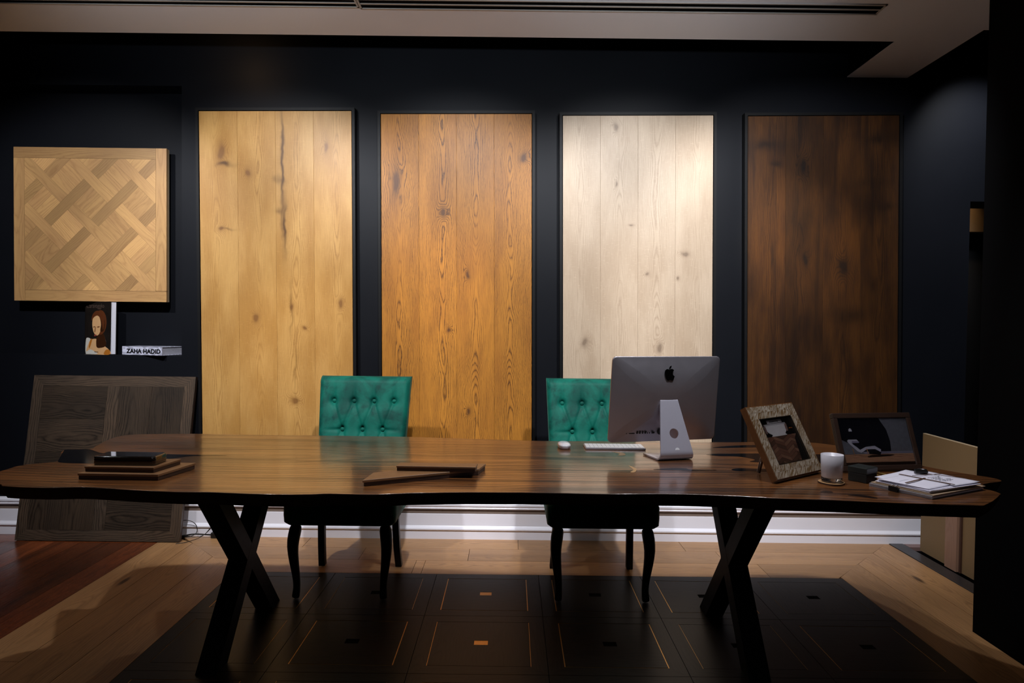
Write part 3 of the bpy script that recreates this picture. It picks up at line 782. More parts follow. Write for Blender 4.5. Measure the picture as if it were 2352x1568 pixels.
for k in range(28):
    f = (k / 27) ** 1.3; sc = max(1 - f, .012)
    ring_ = rrect(BWd / 2 * sc, BHt / 2 * sc, .018 * sc + .25 * min(BWd, BHt) * sc * f, 0, 14)
    inv = MBd.inverted(); R_.append([MBd @ Vector(((inv @ p_).x, bulge((inv @ p_).x, (inv @ p_).z), (inv @ p_).z)) for p_ in ring_])
front_ring = [rrect(BWd / 2 - .0015, BHt / 2 - .0015, .018, .0, 14), rrect(BWd / 2, BHt / 2, .018, -.001, 14), rrect(BWd / 2, BHt / 2, .018, -.0055, 14)]
b.rings((front_ring + R_[0:])[::-1])
b.build('housing', M_alu, t)
b = MB(); b.rings([rrect(BWd / 2 - .002, BHt / 2 - .002, .017, .0005), rrect(BWd / 2 - .002, BHt / 2 - .002, .017, .003)][::-1], sm=False); b.build('screen', M_logo, t)
def back_y(x, z):   # local depth of the bulged back at a point of the drawing plane
    return bulge(x, z)
def on_back(P, name, mat, th=.0014):
    k = MB(); n = len(P); ri_ = []
    for off in (.0015, -th):
        ri_.append([MBd @ Vector((x, back_y(x, z) + off, z)) for x, z in P])
    k.rings(ri_, sm=False); return k.build(name, mat, t)
ap = [(850, 330), (836, 322), (815, 318), (797, 328), (785, 352), (783, 385), (790, 420), (803, 450), (818, 467), (831, 470), (845, 463), (858, 463), (872, 468), (888, 470), (901, 461), (914, 438), (923, 413), (909, 403), (900, 386), (899, 366), (906, 348), (918, 336), (903, 322), (886, 317), (868, 322)]
lf = [(853, 318), (855, 300), (866, 283), (884, 274), (884, 291), (873, 308)]
k = .047 / 152
def lg(P): return [((853 - px) * -k, .285 - (py - 394) * k) for px, py in P]
on_back(smooth_closed(lg(ap), 3), 'logo', M_logo); on_back(smooth_closed(lg(lf), 3), 'logo_leaf', M_logo)
px0 = -.172
for (x, w_, h_) in ((0, .003, .003), (.012, .024, .0025), (.045, .0055, .012), (.057, .0055, .012), (.069, .0055, .012), (.081, .0055, .012), (.092, .0025, .006), (.101, .0025, .006), (.112, .012, .008)):
    on_back([(px0 + x, .038), (px0 + x + w_, .038), (px0 + x + w_, .038 + h_), (px0 + x, .038 + h_)], 'port', M_port, .0016)
on_back(ell(-.022, .045, .013, .013, 24), 'power_socket', M_port, .0016)
# stand: bent plate that narrows upward, with a round cable hole
L = []                                  # (y, z) centre line from foot tip round the bend to the hinge
for q in range(9): L.append((.150 - q * .0155, .0045))
for q in range(1, 9):
    a = q / 8 * (PI / 2 + .20); L.append((.026 - .022 * math.sin(a), .0265 - .022 * math.cos(a)))
y0_, z0_ = L[-1]
for q in range(1, 23): L.append((y0_ + .072 * q / 22, z0_ + (.236 - z0_) * q / 22))
yl, zl = L[-1]
for q in range(1, 6):
    a = q / 5 * 1.2; L.append((yl + .016 * (1 - math.cos(a)) + .003 * q, zl + .014 * math.sin(a)))
def wid(i): 
    z = L[i][1]; return .0755 - .038 * max(0, min(1, (z - .01) / .235))
th = .003; hole = (.106, .0205)   # height of the hole centre, radius
st = MB(); N_ = 24
def nrm(i):
    a = Vector(L[max(0, i - 1)]); c_ = Vector(L[min(len(L) - 1, i + 1)]); d = (c_ - a).normalized(); return Vector((-d.y, d.x))
o = 0; cols = []
dl = [0]
for i in range(1, len(L)): dl.append(dl[-1] + (Vector(L[i]) - Vector(L[i - 1])).length)
ih = min(range(17, len(L)), key=lambda i: abs(L[i][1] - hole[0]))
# resample the plate with the hole: polar patch around the hole inside a square window
def P3(s_, x, side):
    i = 0
    while i < len(dl) - 2 and dl[i + 1] < s_: i += 1
    f = (s_ - dl[i]) / (dl[i + 1] - dl[i]); f = max(0, min(1, f))
    y = L[i][0] + (L[i + 1][0] - L[i][0]) * f; z = L[i][1] + (L[i + 1][1] - L[i][1]) * f
    n_ = nrm(i) * (1 - f) + nrm(min(i + 1, len(L) - 1)) * f
    return Vector((x, y + n_.x * th * side, z + n_.y * th * side))
def wid_s(s_): return .0755 - .037 * max(0, min(1, (P3(s_, 0, 0).z - .01) / .235))
sh = dl[ih]; win = .026
def strip(sa, sb, nseg):
    rg = []
    for q in range(nseg + 1):
        s_ = sa + (sb - sa) * q / nseg; w_ = wid_s(s_)
        rg.append([P3(s_, -w_, -1), P3(s_, w_, -1), P3(s_, w_, 1), P3(s_, -w_, 1)])
    for q in range(nseg):
        o = len(st.v); st.v.extend(rg[q] + rg[q + 1])
        for e in range(4): 
            f_ = (e + 1) % 4; st.face([o + e, o + f_, o + 4 + f_, o + 4 + e], 0, None, (0, 0), e in (0, 2))
strip(0, sh - win, 26); strip(sh + win, dl[-1], 30)
K = 48
inner = [(hole[1] * math.cos(2 * PI * q / K), hole[1] * math.sin(2 * PI * q / K)) for q in range(K)]
def outer(q):
    a = 2 * PI * q / K; c_, s_ = math.cos(a), math.sin(a)
    wv = wid_s(sh)
    k2 = min(wv / abs(c_) if abs(c_) > 1e-6 else 9, win / abs(s_) if abs(s_) > 1e-6 else 9)
    y = s_ * k2; x = c_ * k2
    if abs(abs(x) - wv) < 1e-6: x = math.copysign(wid_s(sh + y), x)
    return (x, y)
# put window corners exactly
for side in (-1, 1):
    o = len(st.v)
    for q in range(K): st.v.append(P3(sh + inner[q][1], inner[q][0], side))
    ou = [outer(q) for q in range(K)]
    for sx in (-1, 1):
        for sy in (-1, 1):
            wv = wid_s(sh + sy * win)
            q = min(range(K), key=lambda q: math.hypot(ou[q][0] - sx * wv, ou[q][1] - sy * win)); ou[q] = (sx * wv, sy * win)
    for q in range(K): st.v.append(P3(sh + ou[q][1], ou[q][0], side))
    for q in range(K):
        r2_ = (q + 1) % K; f_ = [o + q, o + r2_, o + K + r2_, o + K + q]
        st.face(f_ if side > 0 else f_[::-1], 0, None, (0, 0), False)
    if side < 0: o1 = o
    else:
        for q in range(K):
            r2_ = (q + 1) % K; st.face([o1 + q, o1 + r2_, o + r2_, o + q], 0, None, (0, 0), True); st.face([o1 + K + q, o1 + K + r2_, o + K + r2_, o + K + q], 0)
for s_ in (0, dl[-1]):
    w_ = wid_s(s_); o = len(st.v); st.v.extend([P3(s_, -w_, -1), P3(s_, w_, -1), P3(s_, w_, 1), P3(s_, -w_, 1)]); st.face([o, o + 1, o + 2, o + 3])
stand = st.build('stand', M_alus, t, weld=True)
k = MB(); hm = [(.010 * math.cos(PI * q / 14), .010 * math.sin(PI * q / 14) * 1.0) for q in range(15)]
s0 = sh - .068
k.rings([[P3(s0 + y, x + .004, 1.02) for x, y in hm], [P3(s0 + y, x + .004, 1.12) for x, y in hm]], sm=False); k.build('regulatory_mark', plain('pale_mark', (.8, .8, .85), .5), stand)

# keyboard
P0 = at(1345, 1032.5, z=TZ); P1 = at(1475, 1033.5, z=TZ); kyaw = math.atan2(P1.y - P0.y, P1.x - P0.x) - .02; kw = .262; kdp = .108
t = thing('computer_keyboard', 'slim white and silver keyboard lying on the table left of the computer', 'keyboard', (P0.x, P0.y, TZ + .0005), (0, 0, kyaw))
b = MB(); b.prism([(0, 0), (kw, 0), (kw, kdp), (0, kdp)], 0, .008); bb = b.build('body', M_alu, t, bevel=.002)
kn = 0
for r_ in range(6):
    d_ = .0045 + r_ * .0170; n = 14 if r_ else 12; x = .004; wds = [1] * n
    if r_ == 0: wds = [1, 1, 1, 1.2, 5, 1.2, 1, 1, 1, 1]; n = 10
    tot = sum(wds); un = (kw - .008) / tot
    for q in wds:
        k = MB(); k.box((x + .0008, d_, .0082), (x + un * q - .0008, d_ + .0152, .0098)); k.build('key', M_keyw, t); x += un * q; kn += 1
# mouse
t0 = at(1297, 1031, z=TZ); my_ = 0.05
t = thing('computer_mouse', 'white glossy computer mouse on the table beside the keyboard', 'mouse', (t0.x, t0.y + .035, TZ + .0005), (0, 0, my_))
def mouse_ring(s_, z): return [(s_ * .0285 * math.copysign(abs(math.cos(a)) ** .75, math.cos(a)), s_ * .0565 * math.copysign(abs(math.sin(a)) ** .8, math.sin(a)), z) for a in [2 * PI * q / 32 for q in range(32)]]
b = MB(); b.rings([mouse_ring(.90, .0), mouse_ring(.97, .006), mouse_ring(1, .011), mouse_ring(.98, .0125)]); b.build('base', M_alu, t)
b = MB(); b.rings([mouse_ring(.985, .0128), mouse_ring(.97, .016), mouse_ring(.86, .021), mouse_ring(.6, .0245), mouse_ring(.3, .026), mouse_ring(.05, .0262)]); b.build('shell', M_mouse, t)

# ------------------------------------------------------------------ wood samples on the table
def block(name, label, P, z0, th, mtop=M_samp, core=M_sampd, ang=0, cat='wood sample', group=None, bevel=.0008):
    cx = sum(p[0] for p in P) / len(P); cy = sum(p[1] for p in P) / len(P)
    t = thing(name, label, cat, (cx, cy, z0), group=group)
    Q = [(p[0] - cx, p[1] - cy) for p in P]
    b = MB(); b.prism(Q, th * .62, th, ang=ang); b.build('wear_layer', mtop, t, bevel=bevel, seg=1)
    q2 = [(x * .985, y * .965) for x, y in Q]
    b = MB(); b.prism(q2, .0, th * .617); b.build('core', core, t)
    return t
block('wood_sample', 'wide brown oak board sample at bottom of left table stack', [(-1.462, -1.896), (-1.187, -1.902), (-1.150, -1.700), (-1.42, -1.695)], TZ + .0008, .021, group='flat oak samples in the left stack')
block('wood_sample', 'smaller brown oak board sample between bottom board and black box on the table', [(-1.452, -1.874), (-1.212, -1.882), (-1.190, -1.728), (-1.43, -1.722)], TZ + .0228, .018, group='flat oak samples in the left stack')
t = thing('black_box', 'flat glossy black box with rounded corners on top of the left sample stack', 'box', (-1.328, -1.81, TZ + .0413), (0, 0, .0))
def rrxy(hx, hy, r, z, n=6):
    P = []
    for sx, sy, a0 in ((1, 1, 0), (-1, 1, PI / 2), (-1, -1, PI), (1, -1, 1.5 * PI)):
        for q in range(n + 1):
            a = a0 + q / n * PI / 2; P.append((sx * (hx - r) + r * math.cos(a), sy * (hy - r) + r * math.sin(a), z))
    return P
b = MB(); b.rings([rrxy(.104, .044, .010, 0), rrxy(.106, .046, .012, .002), rrxy(.106, .046, .012, .0275), rrxy(.104, .044, .011, .030)]); b.build('body', M_blackbox, t)
b = MB(); b.rings([rrxy(.101, .041, .009, .0302), rrxy(.101, .041, .009, .0312)]); b.build('lid', plain('lid_gloss', (.05, .045, .045), .05, coat=1), t)
b = MB()
for zz in (.007, .015, .022): b.rings([rrxy(.1065, .0465, .012, zz), rrxy(.1065, .0465, .012, zz + .0012)], sm=False)
b.build('edge_band', M_bronze, t)
q = [at(832, 1118, z=TZ), at(1101, 1090, z=TZ), at(1109, 1078, z=TZ)]
block('wood_sample', 'long angled brown board sample with a slanted end at the table centre', [(-.487, -1.956), (-.114, -1.752), (-.092, -1.655), (-.160, -1.648), (-.475, -1.830)], TZ + .0008, .021, ang=.5)
block('wood_sample', 'narrow straight board sample lying across the angled sample', [(-.401, -1.801), (-.122, -1.809), (-.118, -1.745), (-.396, -1.738)], TZ + .0228, .017, ang=0)

# ------------------------------------------------------------------ framed pictures
def flat(mb, P, mi, h, sm=0):
    if sm: P = smooth_closed(P, sm)
    mb.prism(P, .0002 * h, .0002 * h + .00015, mi=mi)
# bone inlay frame: local x along its foot, local y up the face, z out of the face
def basis(X, Y, yw, tilt, dep):
    lift = dep * math.sin(tilt) + .0008; k_ = (1.3 - TZ - lift) / (1.3 - TZ); X *= k_; Y = -4.28 + k_ * (Y + 4.28)
    tt = Vector((math.cos(yw), math.sin(yw), 0)); nn = Vector((-math.sin(yw), math.cos(yw), 0))
    up = nn * math.sin(tilt) + Vector((0, 0, 1)) * math.cos(tilt); out_ = tt.cross(up)
    m = Matrix((tt, up, out_)).transposed().to_4x4(); m.translation = Vector((X, Y, TZ + lift)); return m
FW, FH, FY, FT = .311, .274, .674, .50
t = thing('picture_frame', 'tilted photo frame with herringbone bone inlay border and brown wooden sides', 'picture frame')
t.matrix_world = basis(.942, -1.787, FY, FT, .024); bd = .050
b = MB(); 
for a_, b2, c_, d_ in ((0, 0, FW, .030), (0, FH - .030, FW, FH), (0, .030, .030, FH - .030), (FW - .030, .030, FW, FH - .030)): b.box((a_, b2, -.024), (c_, d_, -.0006))
b.box((.03, .03, -.018), (FW - .03, FH - .03, -.010))
b.build('frame', plain('brown_frame_side', (.16, .065, .022), .35, var=.2), t)
b = MB(); nx = 15
def hb(x0, y0, x1, y1, horiz):
    # two rows of slanted pieces meeting along the middle
    w_ = (y1 - y0) / 2 if horiz else (x1 - x0) / 2
    L_ = (x1 - x0) if horiz else (y1 - y0); st_ = .021; sl = .014
    n_ = int(L_ / st_) + 2
    for r_ in (0, 1):
        for q in range(-1, n_):
            s_ = q * st_
            if r_ == 0: Q = [(s_, 0), (s_ + st_ - .0004, 0), (s_ + st_ - .0004 + sl, w_), (s_ + sl, w_)]
            else: Q = [(s_ + sl, w_ + .0004), (s_ + st_ - .0004 + sl, w_ + .0004), (s_ + st_ - .0004, 2 * w_), (s_, 2 * w_)]
            if horiz: Q = [(x0 + a_, y0 + c_) for a_, c_ in Q]
            else: Q = [(x0 + c_, y0 + a_) for a_, c_ in Q]
            Q = clip(Q, x0, y0, x1, y1)
            if len(Q) > 2: b.prism(Q, -.0004, .0012, ang=.7)
hb(.003, .003, FW - .003, bd, True); hb(.003, FH - bd, FW - .003, FH - .003, True); hb(.003, bd, bd, FH - bd, False); hb(FW - bd, bd, FW - .003, FH - bd, False)
b.build('inlay_border', M_bone, t)
b = MB(); a0, b0, a1, b1 = bd, bd, FW - bd, FH - bd; e = .0025
for P in ((a0, b0, a1, b0 + e), (a0, b1 - e, a1, b1), (a0, b0, a0 + e, b1), (a1 - e, b0, a1, b1)): b.box((P[0], P[1], -.006), (P[2], P[3], .0018))
b.build('inner_lip', plain('dark_lip', (.02, .013, .008), .3), t)
pc = MB(); iw, ih_ = a1 - a0, b1 - b0
T2 = lambda u, v: (a0 + u * iw, b0 + v * ih_)
flat(pc, [T2(.0, .0), T2(1, 0), T2(1, 1), T2(0, 1)], 0, 0)
rnd = random.Random(5); N2 = 8
for q in range(-3, N2 + 3):      # chevron floor in the printed picture
    for cxx, wd_ in ((.25, .25), (.75, .25)):
        for sd in (-1, 1):
            v0 = q / N2 * .62
            Q = [(cxx, v0), (cxx + sd * wd_, v0 - .11), (cxx + sd * wd_, v0 - .11 + .073), (cxx, v0 + .073)]
            Q = clip(Q, 0, 0, 1, .60)
            if len(Q) > 2: flat(pc, [T2(*p) for p in Q], 3 + rnd.randrange(3), 1)
flat(pc, [T2(.80, 0), T2(1, 0), T2(1, .62), T2(.88, .5)], 0, 2, 0)
flat(pc, [T2(.12, .86), T2(.16, .70), T2(.26, .635), T2(.24, .60), T2(.68, .60), T2(.66, .635), T2(.74, .72), T2(.76, .86)], 1, 3, 3)
flat(pc, [T2(.10, .84), T2(.78, .84), T2(.78, .875), T2(.10, .875)], 2, 4)
flat(pc, [T2(.24, .885), T2(.70, .885), T2(.70, .96), T2(.24, .96)], 2, 3)
for q in range(7): flat(pc, [T2(.32 + q * .04, .905), T2(.34 + q * .04, .905), T2(.345 + q * .04, .94), T2(.325 + q * .04, .94)], 0, 5)
flat(pc, [T2(.72, .70), T2(.78, .69), T2(.80, .84), T2(.75, .85)], 7, 4, 3); flat(pc, [T2(.10, .86), T2(.14, .86), T2(.13, .68), T2(.08, .70)], 7, 4, 3)
flat(pc, [T2(.82, .73), T2(.95, .73), T2(.92, .745), T2(.85, .745)], 6, 4)
ph = pc.build('photo', [plain('print_black', (.012, .008, .007), .2), plain('print_white', (.66, .62, .64), .2), plain('print_grey', (.42, .39, .41), .2), plain('print_brown_a', (.17, .075, .048), .2),
          plain('print_brown_b', (.26, .13, .085), .2), plain('print_brown_c', (.10, .045, .03), .2), plain('print_orange', (.5, .12, .01), .2), plain('print_towel', (.24, .14, .12), .2)], t)
ph.location = (0, 0, -.0085)
b = MB(); b.box((a0, b0, -.0065), (a1, b1, -.0050)); b.build('glass_pane', M_glass, t)
# strut behind
b = MB(); up_ = FH * .62; back = math.tan(FT) * up_
MW = t.matrix_world.inverted()
hp = t.matrix_world @ Vector((FW * .34, up_, -.026)); ft_ = Vector((hp.x - .02, hp.y + .03, TZ + .004))
b.tube([MW @ hp, MW @ ft_], .007, 10); b.build('strut', plain('strut_steel', (.30, .24, .20), .25, metal=.9), t)

F2W, F2H = .335, .222
t = thing('picture_frame', 'wide dark brown wooden photo frame showing a lounge chair', 'picture frame')
t.matrix_world = basis(1.257, -1.613, .175, .363, .018); bd = .020
b = MB()
for a_, b2, c_, d_ in ((0, 0, F2W, bd), (0, F2H - bd, F2W, F2H), (0, bd, bd, F2H - bd), (F2W - bd, bd, F2W, F2H - bd)): b.box((a_, b2, -.018), (c_, d_, 0), grain='x' if b2 in (0, F2H - bd) else 'y')
b.build('frame', wood('dark_walnut_frame', (.045, .024, .017), (.018, .009, .006), K=320, contrast=.7, rough=.35), t, bevel=.002)
a0, b0, a1, b1 = bd, bd, F2W - bd, F2H - bd; iw, ih_ = a1 - a0, b1 - b0
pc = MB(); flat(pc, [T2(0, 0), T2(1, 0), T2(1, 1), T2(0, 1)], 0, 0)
flat(pc, [T2(.60, 1), T2(1, 1), T2(1, .24), T2(.68, .24), T2(.70, .5), T2(.68, .75)], 1, 1)  # lighter grey area with a curved left edge
flat(pc, [T2(0, .24), T2(1, .24), T2(1, .29), T2(0, .29)], 2, 2)
flat(pc, [T2(0, .07), T2(1, .07), T2(1, .24), T2(0, .24)], 3, 2); flat(pc, [T2(0, 0), T2(1, 0), T2(1, .07), T2(0, .07)], 4, 2)
flat(pc, [T2(0, .24), T2(.30, .24), T2(.20, .40), T2(.0, .55)], 1, 3)
seatp = [(.08, .52), (.10, .55), (.22, .55), (.25, .49), (.14, .47), (.24, .33), (.33, .39), (.46, .41), (.54, .33), (.53, .28), (.46, .34), (.34, .34), (.25, .27), (.20, .30), (.09, .49)]
flat(pc, [T2(*p) for p in seatp], 5, 4); flat(pc, [T2(.36, .33), T2(.54, .28), T2(.52, .22), T2(.36, .24)], 0, 3)
flat(pc, [T2(.14, .475), T2(.245, .475), T2(.24, .51), T2(.15, .52)], 2, 5)
for x_, y_ in ((.13, .36), (.33, .35)): flat(pc, [T2(x_, y_), T2(x_ + .012, y_), T2(x_ + .025, y_ - .16), T2(x_ + .017, y_ - .16)], 6, 6)
flat(pc, [T2(.13, .72), T2(.18, .72), T2(.175, .77), T2(.155, .79), T2(.135, .77)], 7, 4)
flat(pc, [T2(.34, .17), T2(.66, .19), T2(.70, .22), T2(.40, .22)], 4, 4, 3)
ph = pc.build('photo', [plain('print_navy_wall', (.008, .008, .013), .2, var=.6, scale=60), plain('slate_grey', (.14, .14, .17), .2, var=.25, scale=70), plain('print_lavender', (.22, .20, .28), .2),
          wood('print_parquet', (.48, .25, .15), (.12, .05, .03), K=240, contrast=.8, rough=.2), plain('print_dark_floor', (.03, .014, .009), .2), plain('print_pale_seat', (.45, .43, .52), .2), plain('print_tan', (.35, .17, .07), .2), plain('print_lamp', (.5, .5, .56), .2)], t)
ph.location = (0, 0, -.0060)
b = MB(); b.box((a0, b0, -.0040), (a1, b1, -.0028)); b.build('glass_pane', M_glass, t)
b = MB(); b.box((a0 - .002, b0 - .002, -.014), (a1 + .002, b1 + .002, -.0065)); b.build('backing', M_black, t)
MW = t.matrix_world.inverted(); hp = t.matrix_world @ Vector((F2W * .5, F2H * .6, -.020)); b = MB()
b.tube([MW @ hp, MW @ Vector((hp.x, hp.y + .06, TZ + .006))], .006, 8); b.build('strut', M_black, t)

# ------------------------------------------------------------------ candle, cube, rod, papers
cxy = (1.118, -1.822)
t = thing('wood_coaster', 'small round pale wood slice coaster under the candle glass', 'coaster', (cxy[0], cxy[1], TZ + .0006))
b = MB(); b.rings([[((.043 + .0015 * math.sin(3 * a + .5)) * math.cos(a), (.043 + .0015 * math.sin(3 * a + .5)) * math.sin(a), z) for a in [2 * PI * q / 40 for q in range(40)]] for z in (0, .0055)], sm=False, capm=0); b.build('slice', M_sap, t)
b = MB(); b.rings([[((.0436 + .0015 * math.sin(3 * a + .5)) * math.cos(a), (.0436 + .0015 * math.sin(3 * a + .5)) * math.sin(a), z) for a in [2 * PI * q / 40 for q in range(40)]] for z in (.0003, .0050)], sm=True, cap=False); b.build('bark', M_sampd, t)
t = thing('candle_glass', 'frosted white candle glass standing on the wood slice coaster', 'candle', (cxy[0], cxy[1], TZ + .0066))
b = MB(); b.lathe([(.030, 0), (.0325, .0015), (.0335, .004), (.0337, .0155)], (0, 0, 0)); b.build('glass_base', M_glass, t)
b = MB(); b.lathe([(.0325, .0160), (.0342, .018), (.0360, .055), (.0375, .095), (.0366, .0955), (.0345, .056), (.0330, .019), (.0318, .0182), (.001, .0182)], (0, 0, 0)); b.build('cup', M_frost, t)
b = MB(); b.lathe([(.0315, .0188), (.0335, .055), (.0334, .0565), (.001, .0565)], (0, 0, 0)); b.build('wax', M_wax, t)
t = thing('black_cube', 'small matt black square box standing in front of the wide dark frame', 'box', (1.248, -1.775, TZ + .0006), (0, 0, .60))
b = MB(); b.box((-.034, -.034, 0), (.034, .034, .030)); b.build('body', plain('matt_black_card', (.012, .014, .013), .45), t, bevel=.002)
b = MB(); b.box((-.0355, -.0355, .0305), (.0355, .0355, .052)); b.build('lid', plain('matt_black_lid', (.016, .019, .018), .4), t, bevel=.002)
for k, (a_, c_) in enumerate(((at(1985, 1076, z=TZ + .006), at(2063, 1097, z=TZ + .006)), (at(1990, 1084, z=TZ + .006), at(2046, 1098, z=TZ + .006)))):
    d_ = c_ - a_
    t = thing('brass_rod', ('thin brass rod with a ball end behind the small black box' if k == 0 else 'shorter thin brass rod nearest the paper stack'), 'rod', tuple(a_ - Vector((0, 0, .001))), group='brass rods beside the black box')
    b = MB(); b.tube([(0, 0, 0), tuple(d_)], .0035 if k == 0 else .0028, 10); b.build('shaft', M_brass, t)
    if k == 0:
        b = MB(); b.rings([[(d_.x + .0062 * math.sin(p) * math.cos(2 * PI * q / 14), d_.y + .0062 * math.sin(p) * math.sin(2 * PI * q / 14), d_.z + .0062 * math.cos(p)) for q in range(14)] for p in [.1 + 2.94 * k2 / 8 for k2 in range(9)]]); b.build('tip', M_brass, t)

pw = .51; F0 = Vector((1.340, -2.040, 0)); lu = Vector((math.cos(pw), math.sin(pw), 0)); lv2 = Vector((-math.sin(pw), math.cos(pw), 0))
def sheet(mb, ox, oy, w_, h_, r, z, th_, mi=0, curl=0):
    M_ = Matrix.Translation((ox, oy, z)) @ Matrix.Rotation(r, 4, 'Z')
    if not curl: mb.box((0, 0, 0), (w_, h_, th_), M_, mi)
    else:
        n = 10; o = len(mb.v)
        f = lambda i, j: M_ @ Vector((w_ * i / n, h_ * j / n, curl * (max(0, i / n - .55) ** 2) + .3 * curl * max(0, .3 - j / n) ** 2))
        for zz in (0, th_):
            for j in range(n + 1):
                for i in range(n + 1): mb.v.append(f(i, j) + Vector((0, 0, zz)))
        N1 = (n + 1) ** 2
        for j in range(n):
            for i in range(n):
                a = j * (n + 1) + i; mb.face([o + N1 + a, o + N1 + a + 1, o + N1 + a + n + 2, o + N1 + a + n + 1], mi, None, (0, 0), True); mb.face([o + a + n + 1, o + a + n + 2, o + a + 1, o + a], mi, None, (0, 0), True)
        ed_ = [(i, 0) for i in range(n)] + [(n, j) for j in range(n)] + [(i, n) for i in range(n, 0, -1)] + [(0, j) for j in range(n, 0, -1)]
        for q in range(len(ed_)):
            a = ed_[q][1] * (n + 1) + ed_[q][0]; c_ = ed_[(q + 1) % len(ed_)]; c2_ = c_[1] * (n + 1) + c_[0]
            mb.face([o + a, o + c2_, o + N1 + c2_, o + N1 + a], mi)
rn = random.Random(11)
t = thing('document_folder', 'lower bundle of grey and kraft folders closed by a binder clip at the table end', 'folder', (F0.x, F0.y, TZ + .0006), (0, 0, pw))
b = MB()
for k in range(4): sheet(b, rn.uniform(-.004, .004), rn.uniform(-.003, .003), .297, .215, rn.uniform(-.012, .012), k * .0036, .0026, (0, 1, 0, 2)[k])
b.build('covers', [plain('grey_card', (.30, .28, .30), .6), M_paper, M_card], t)
b = MB(); sheet(b, .006, .010, .24, .19, .0, .0150, .0008, 0); b.build('kraft_sheet', M_card, t)
def clipper(name, label, loc, rz, s=1):
    c = thing(name, label, 'binder clip', loc, (0, 0, rz), group='binder clips on the papers')
    b = MB(); w_ = .016 * s
    b.rings([[(-w_, -.009, -.0085), (w_, -.009, -.0085), (w_, -.009, .0085), (-w_, -.009, .0085)], [(-w_, .006, -.003), (w_, .006, -.003), (w_, .006, .003), (-w_, .006, .003)]], sm=False)
    b.build('body', M_clip, c, bevel=.001)
    b = MB(); b.tube([(-.007, -.010, .009), (-.006, .008, .0115), (-.003, .020, .0125), (.003, .020, .0125), (.006, .008, .0115), (.007, -.010, .009)], .0009, 6); b.build('handle', M_wirem, c)
    return c
p = F0 + lv2 * .125 - lu * .002
clipper('binder_clip', 'black binder clip on the left edge of the lower folder bundle', (p.x, p.y, TZ + .0095), pw - PI / 2)
t = thing('paper_stack', 'white pages bundled with brown ribbon on top of the folder bundle', 'papers', tuple(F0 + lu * .012 + lv2 * .012 + Vector((0, 0, TZ + .0170))), (0, 0, pw - .03))
b = MB()
for k in range(6): sheet(b, rn.uniform(-.005, .006), rn.uniform(-.004, .004), .262, .185, rn.uniform(-.03, .03), k * .0016, .0013)
for (ox, oy, w_, h_, r) in ((.0, .005, .125, .17, .06), (.125, .0, .135, .185, -.03), (.02, .12, .21, .085, .12)): sheet(b, ox, oy, w_, h_, r, .0100 + rn.random() * .001, .0008, 0, .012)
pp_ = b.build('pages', M_paper, t)
b = MB()
def rib(x0, y0, x1, y1, w_, z=.0160):
    d = Vector((x1 - x0, y1 - y0, 0)).normalized(); n_ = Vector((-d.y, d.x, 0)) * w_ / 2
    b.prism([(x0 + n_.x, y0 + n_.y), (x1 + n_.x, y1 + n_.y), (x1 - n_.x, y1 - n_.y), (x0 - n_.x, y0 - n_.y)], z - .0012, z)
rib(.115, .185, .125, .0, .0075); rib(.0, .085, .135, .105, .006); rib(.135, .150, .262, .125, .0025); rib(.200, .185, .262, .045, .0025)
b.build('ribbon', M_ribbon, t)
b = MB()
for r_ in range(5):      # handwriting: short unreadable strokes
    x = .150; y = .105 - r_ * .013
    while x < .215 - (r_ % 3) * .012:
        l_ = .003 + rn.random() * .004
        b.prism([(x, y), (x + l_, y + rn.uniform(-.003, .004)), (x + l_ + .0008, y + .0012), (x + .0005, y + .0014)], .0142, .0150); x += l_ + .0018
b.build('handwriting', M_ink, t)
p = F0 + lu * .215 + lv2 * .165
clipper('binder_clip', 'black binder clip on top of the white ribboned pages', (p.x, p.y, TZ + .0385), pw + PI * .80, 1.3)

# ------------------------------------------------------------------ boards behind the doorway side, cables
t = thing('fibreboard_panel', 'brown fibreboard panel standing on edge near the doorway at right', 'board', (2.40, -.16, .008))
b = MB(); b.box((0, -.56, 0), (.018, 0, .685)); b.build('sheet', M_mdf, t)
b = MB(); b.box((-.0002, -.56, .6852), (.0178, 0, .6875)); b.build('top_edge', M_mdfedge, t)
b = MB(); b.box((-.020, -.365, 0.0), (-.0005, -.265, .46), grain='z'); b.build('batten', M_pine, t)
b = MB(); b.box((-.010, -.385, 0), (-.0005, -.372, .46)); b.build('seam_strip', M_sampd, t)
t2 = MB(); t2.box((0, 0, 0), (.02, .30, .55)); 
t = thing('power_strip', 'black multi socket power strip on the floor by the skirting', 'power strip', (-1.79, -.066, .0), (0, 0, .0))
b = MB(); b.box((0, 0, .0006), (.22, .036, .034)); b.build('body', M_wire, t, bevel=.004)
b = MB(); b.box((.018, .004, .0345), (.06, .032, .052)); b.box((.10, .004, .0345), (.135, .032, .060)); b.build('plug', M_wire, t, bevel=.004)
def cable(label, P, r, grp='black cables on the floor by the skirting'):
    cu = bpy.data.curves.new('c', 'CURVE'); cu.dimensions = '3D'; sp = cu.splines.new('NURBS'); sp.points.add(len(P) - 1)
    for q, p_ in zip(sp.points, P): q.co = (*p_, 1)
    sp.use_endpoint_u = True; sp.order_u = 3; cu.bevel_depth = r; cu.bevel_resolution = 3; cu.resolution_u = 8
    tmp = bpy.data.objects.new('tmp', cu); COL.objects.link(tmp); bpy.context.view_layer.update()
    me = bpy.data.meshes.new_from_object(tmp.evaluated_get(bpy.context.evaluated_depsgraph_get())); bpy.data.objects.remove(tmp)
    me.name = 'power_cable'; me.materials.clear(); me.materials.append(M_wire)
    for p_ in me.polygons: p_.use_smooth = True
    o = bpy.data.objects.new('power_cable', me); COL.objects.link(o); tag(o, label, 'cable', grp)
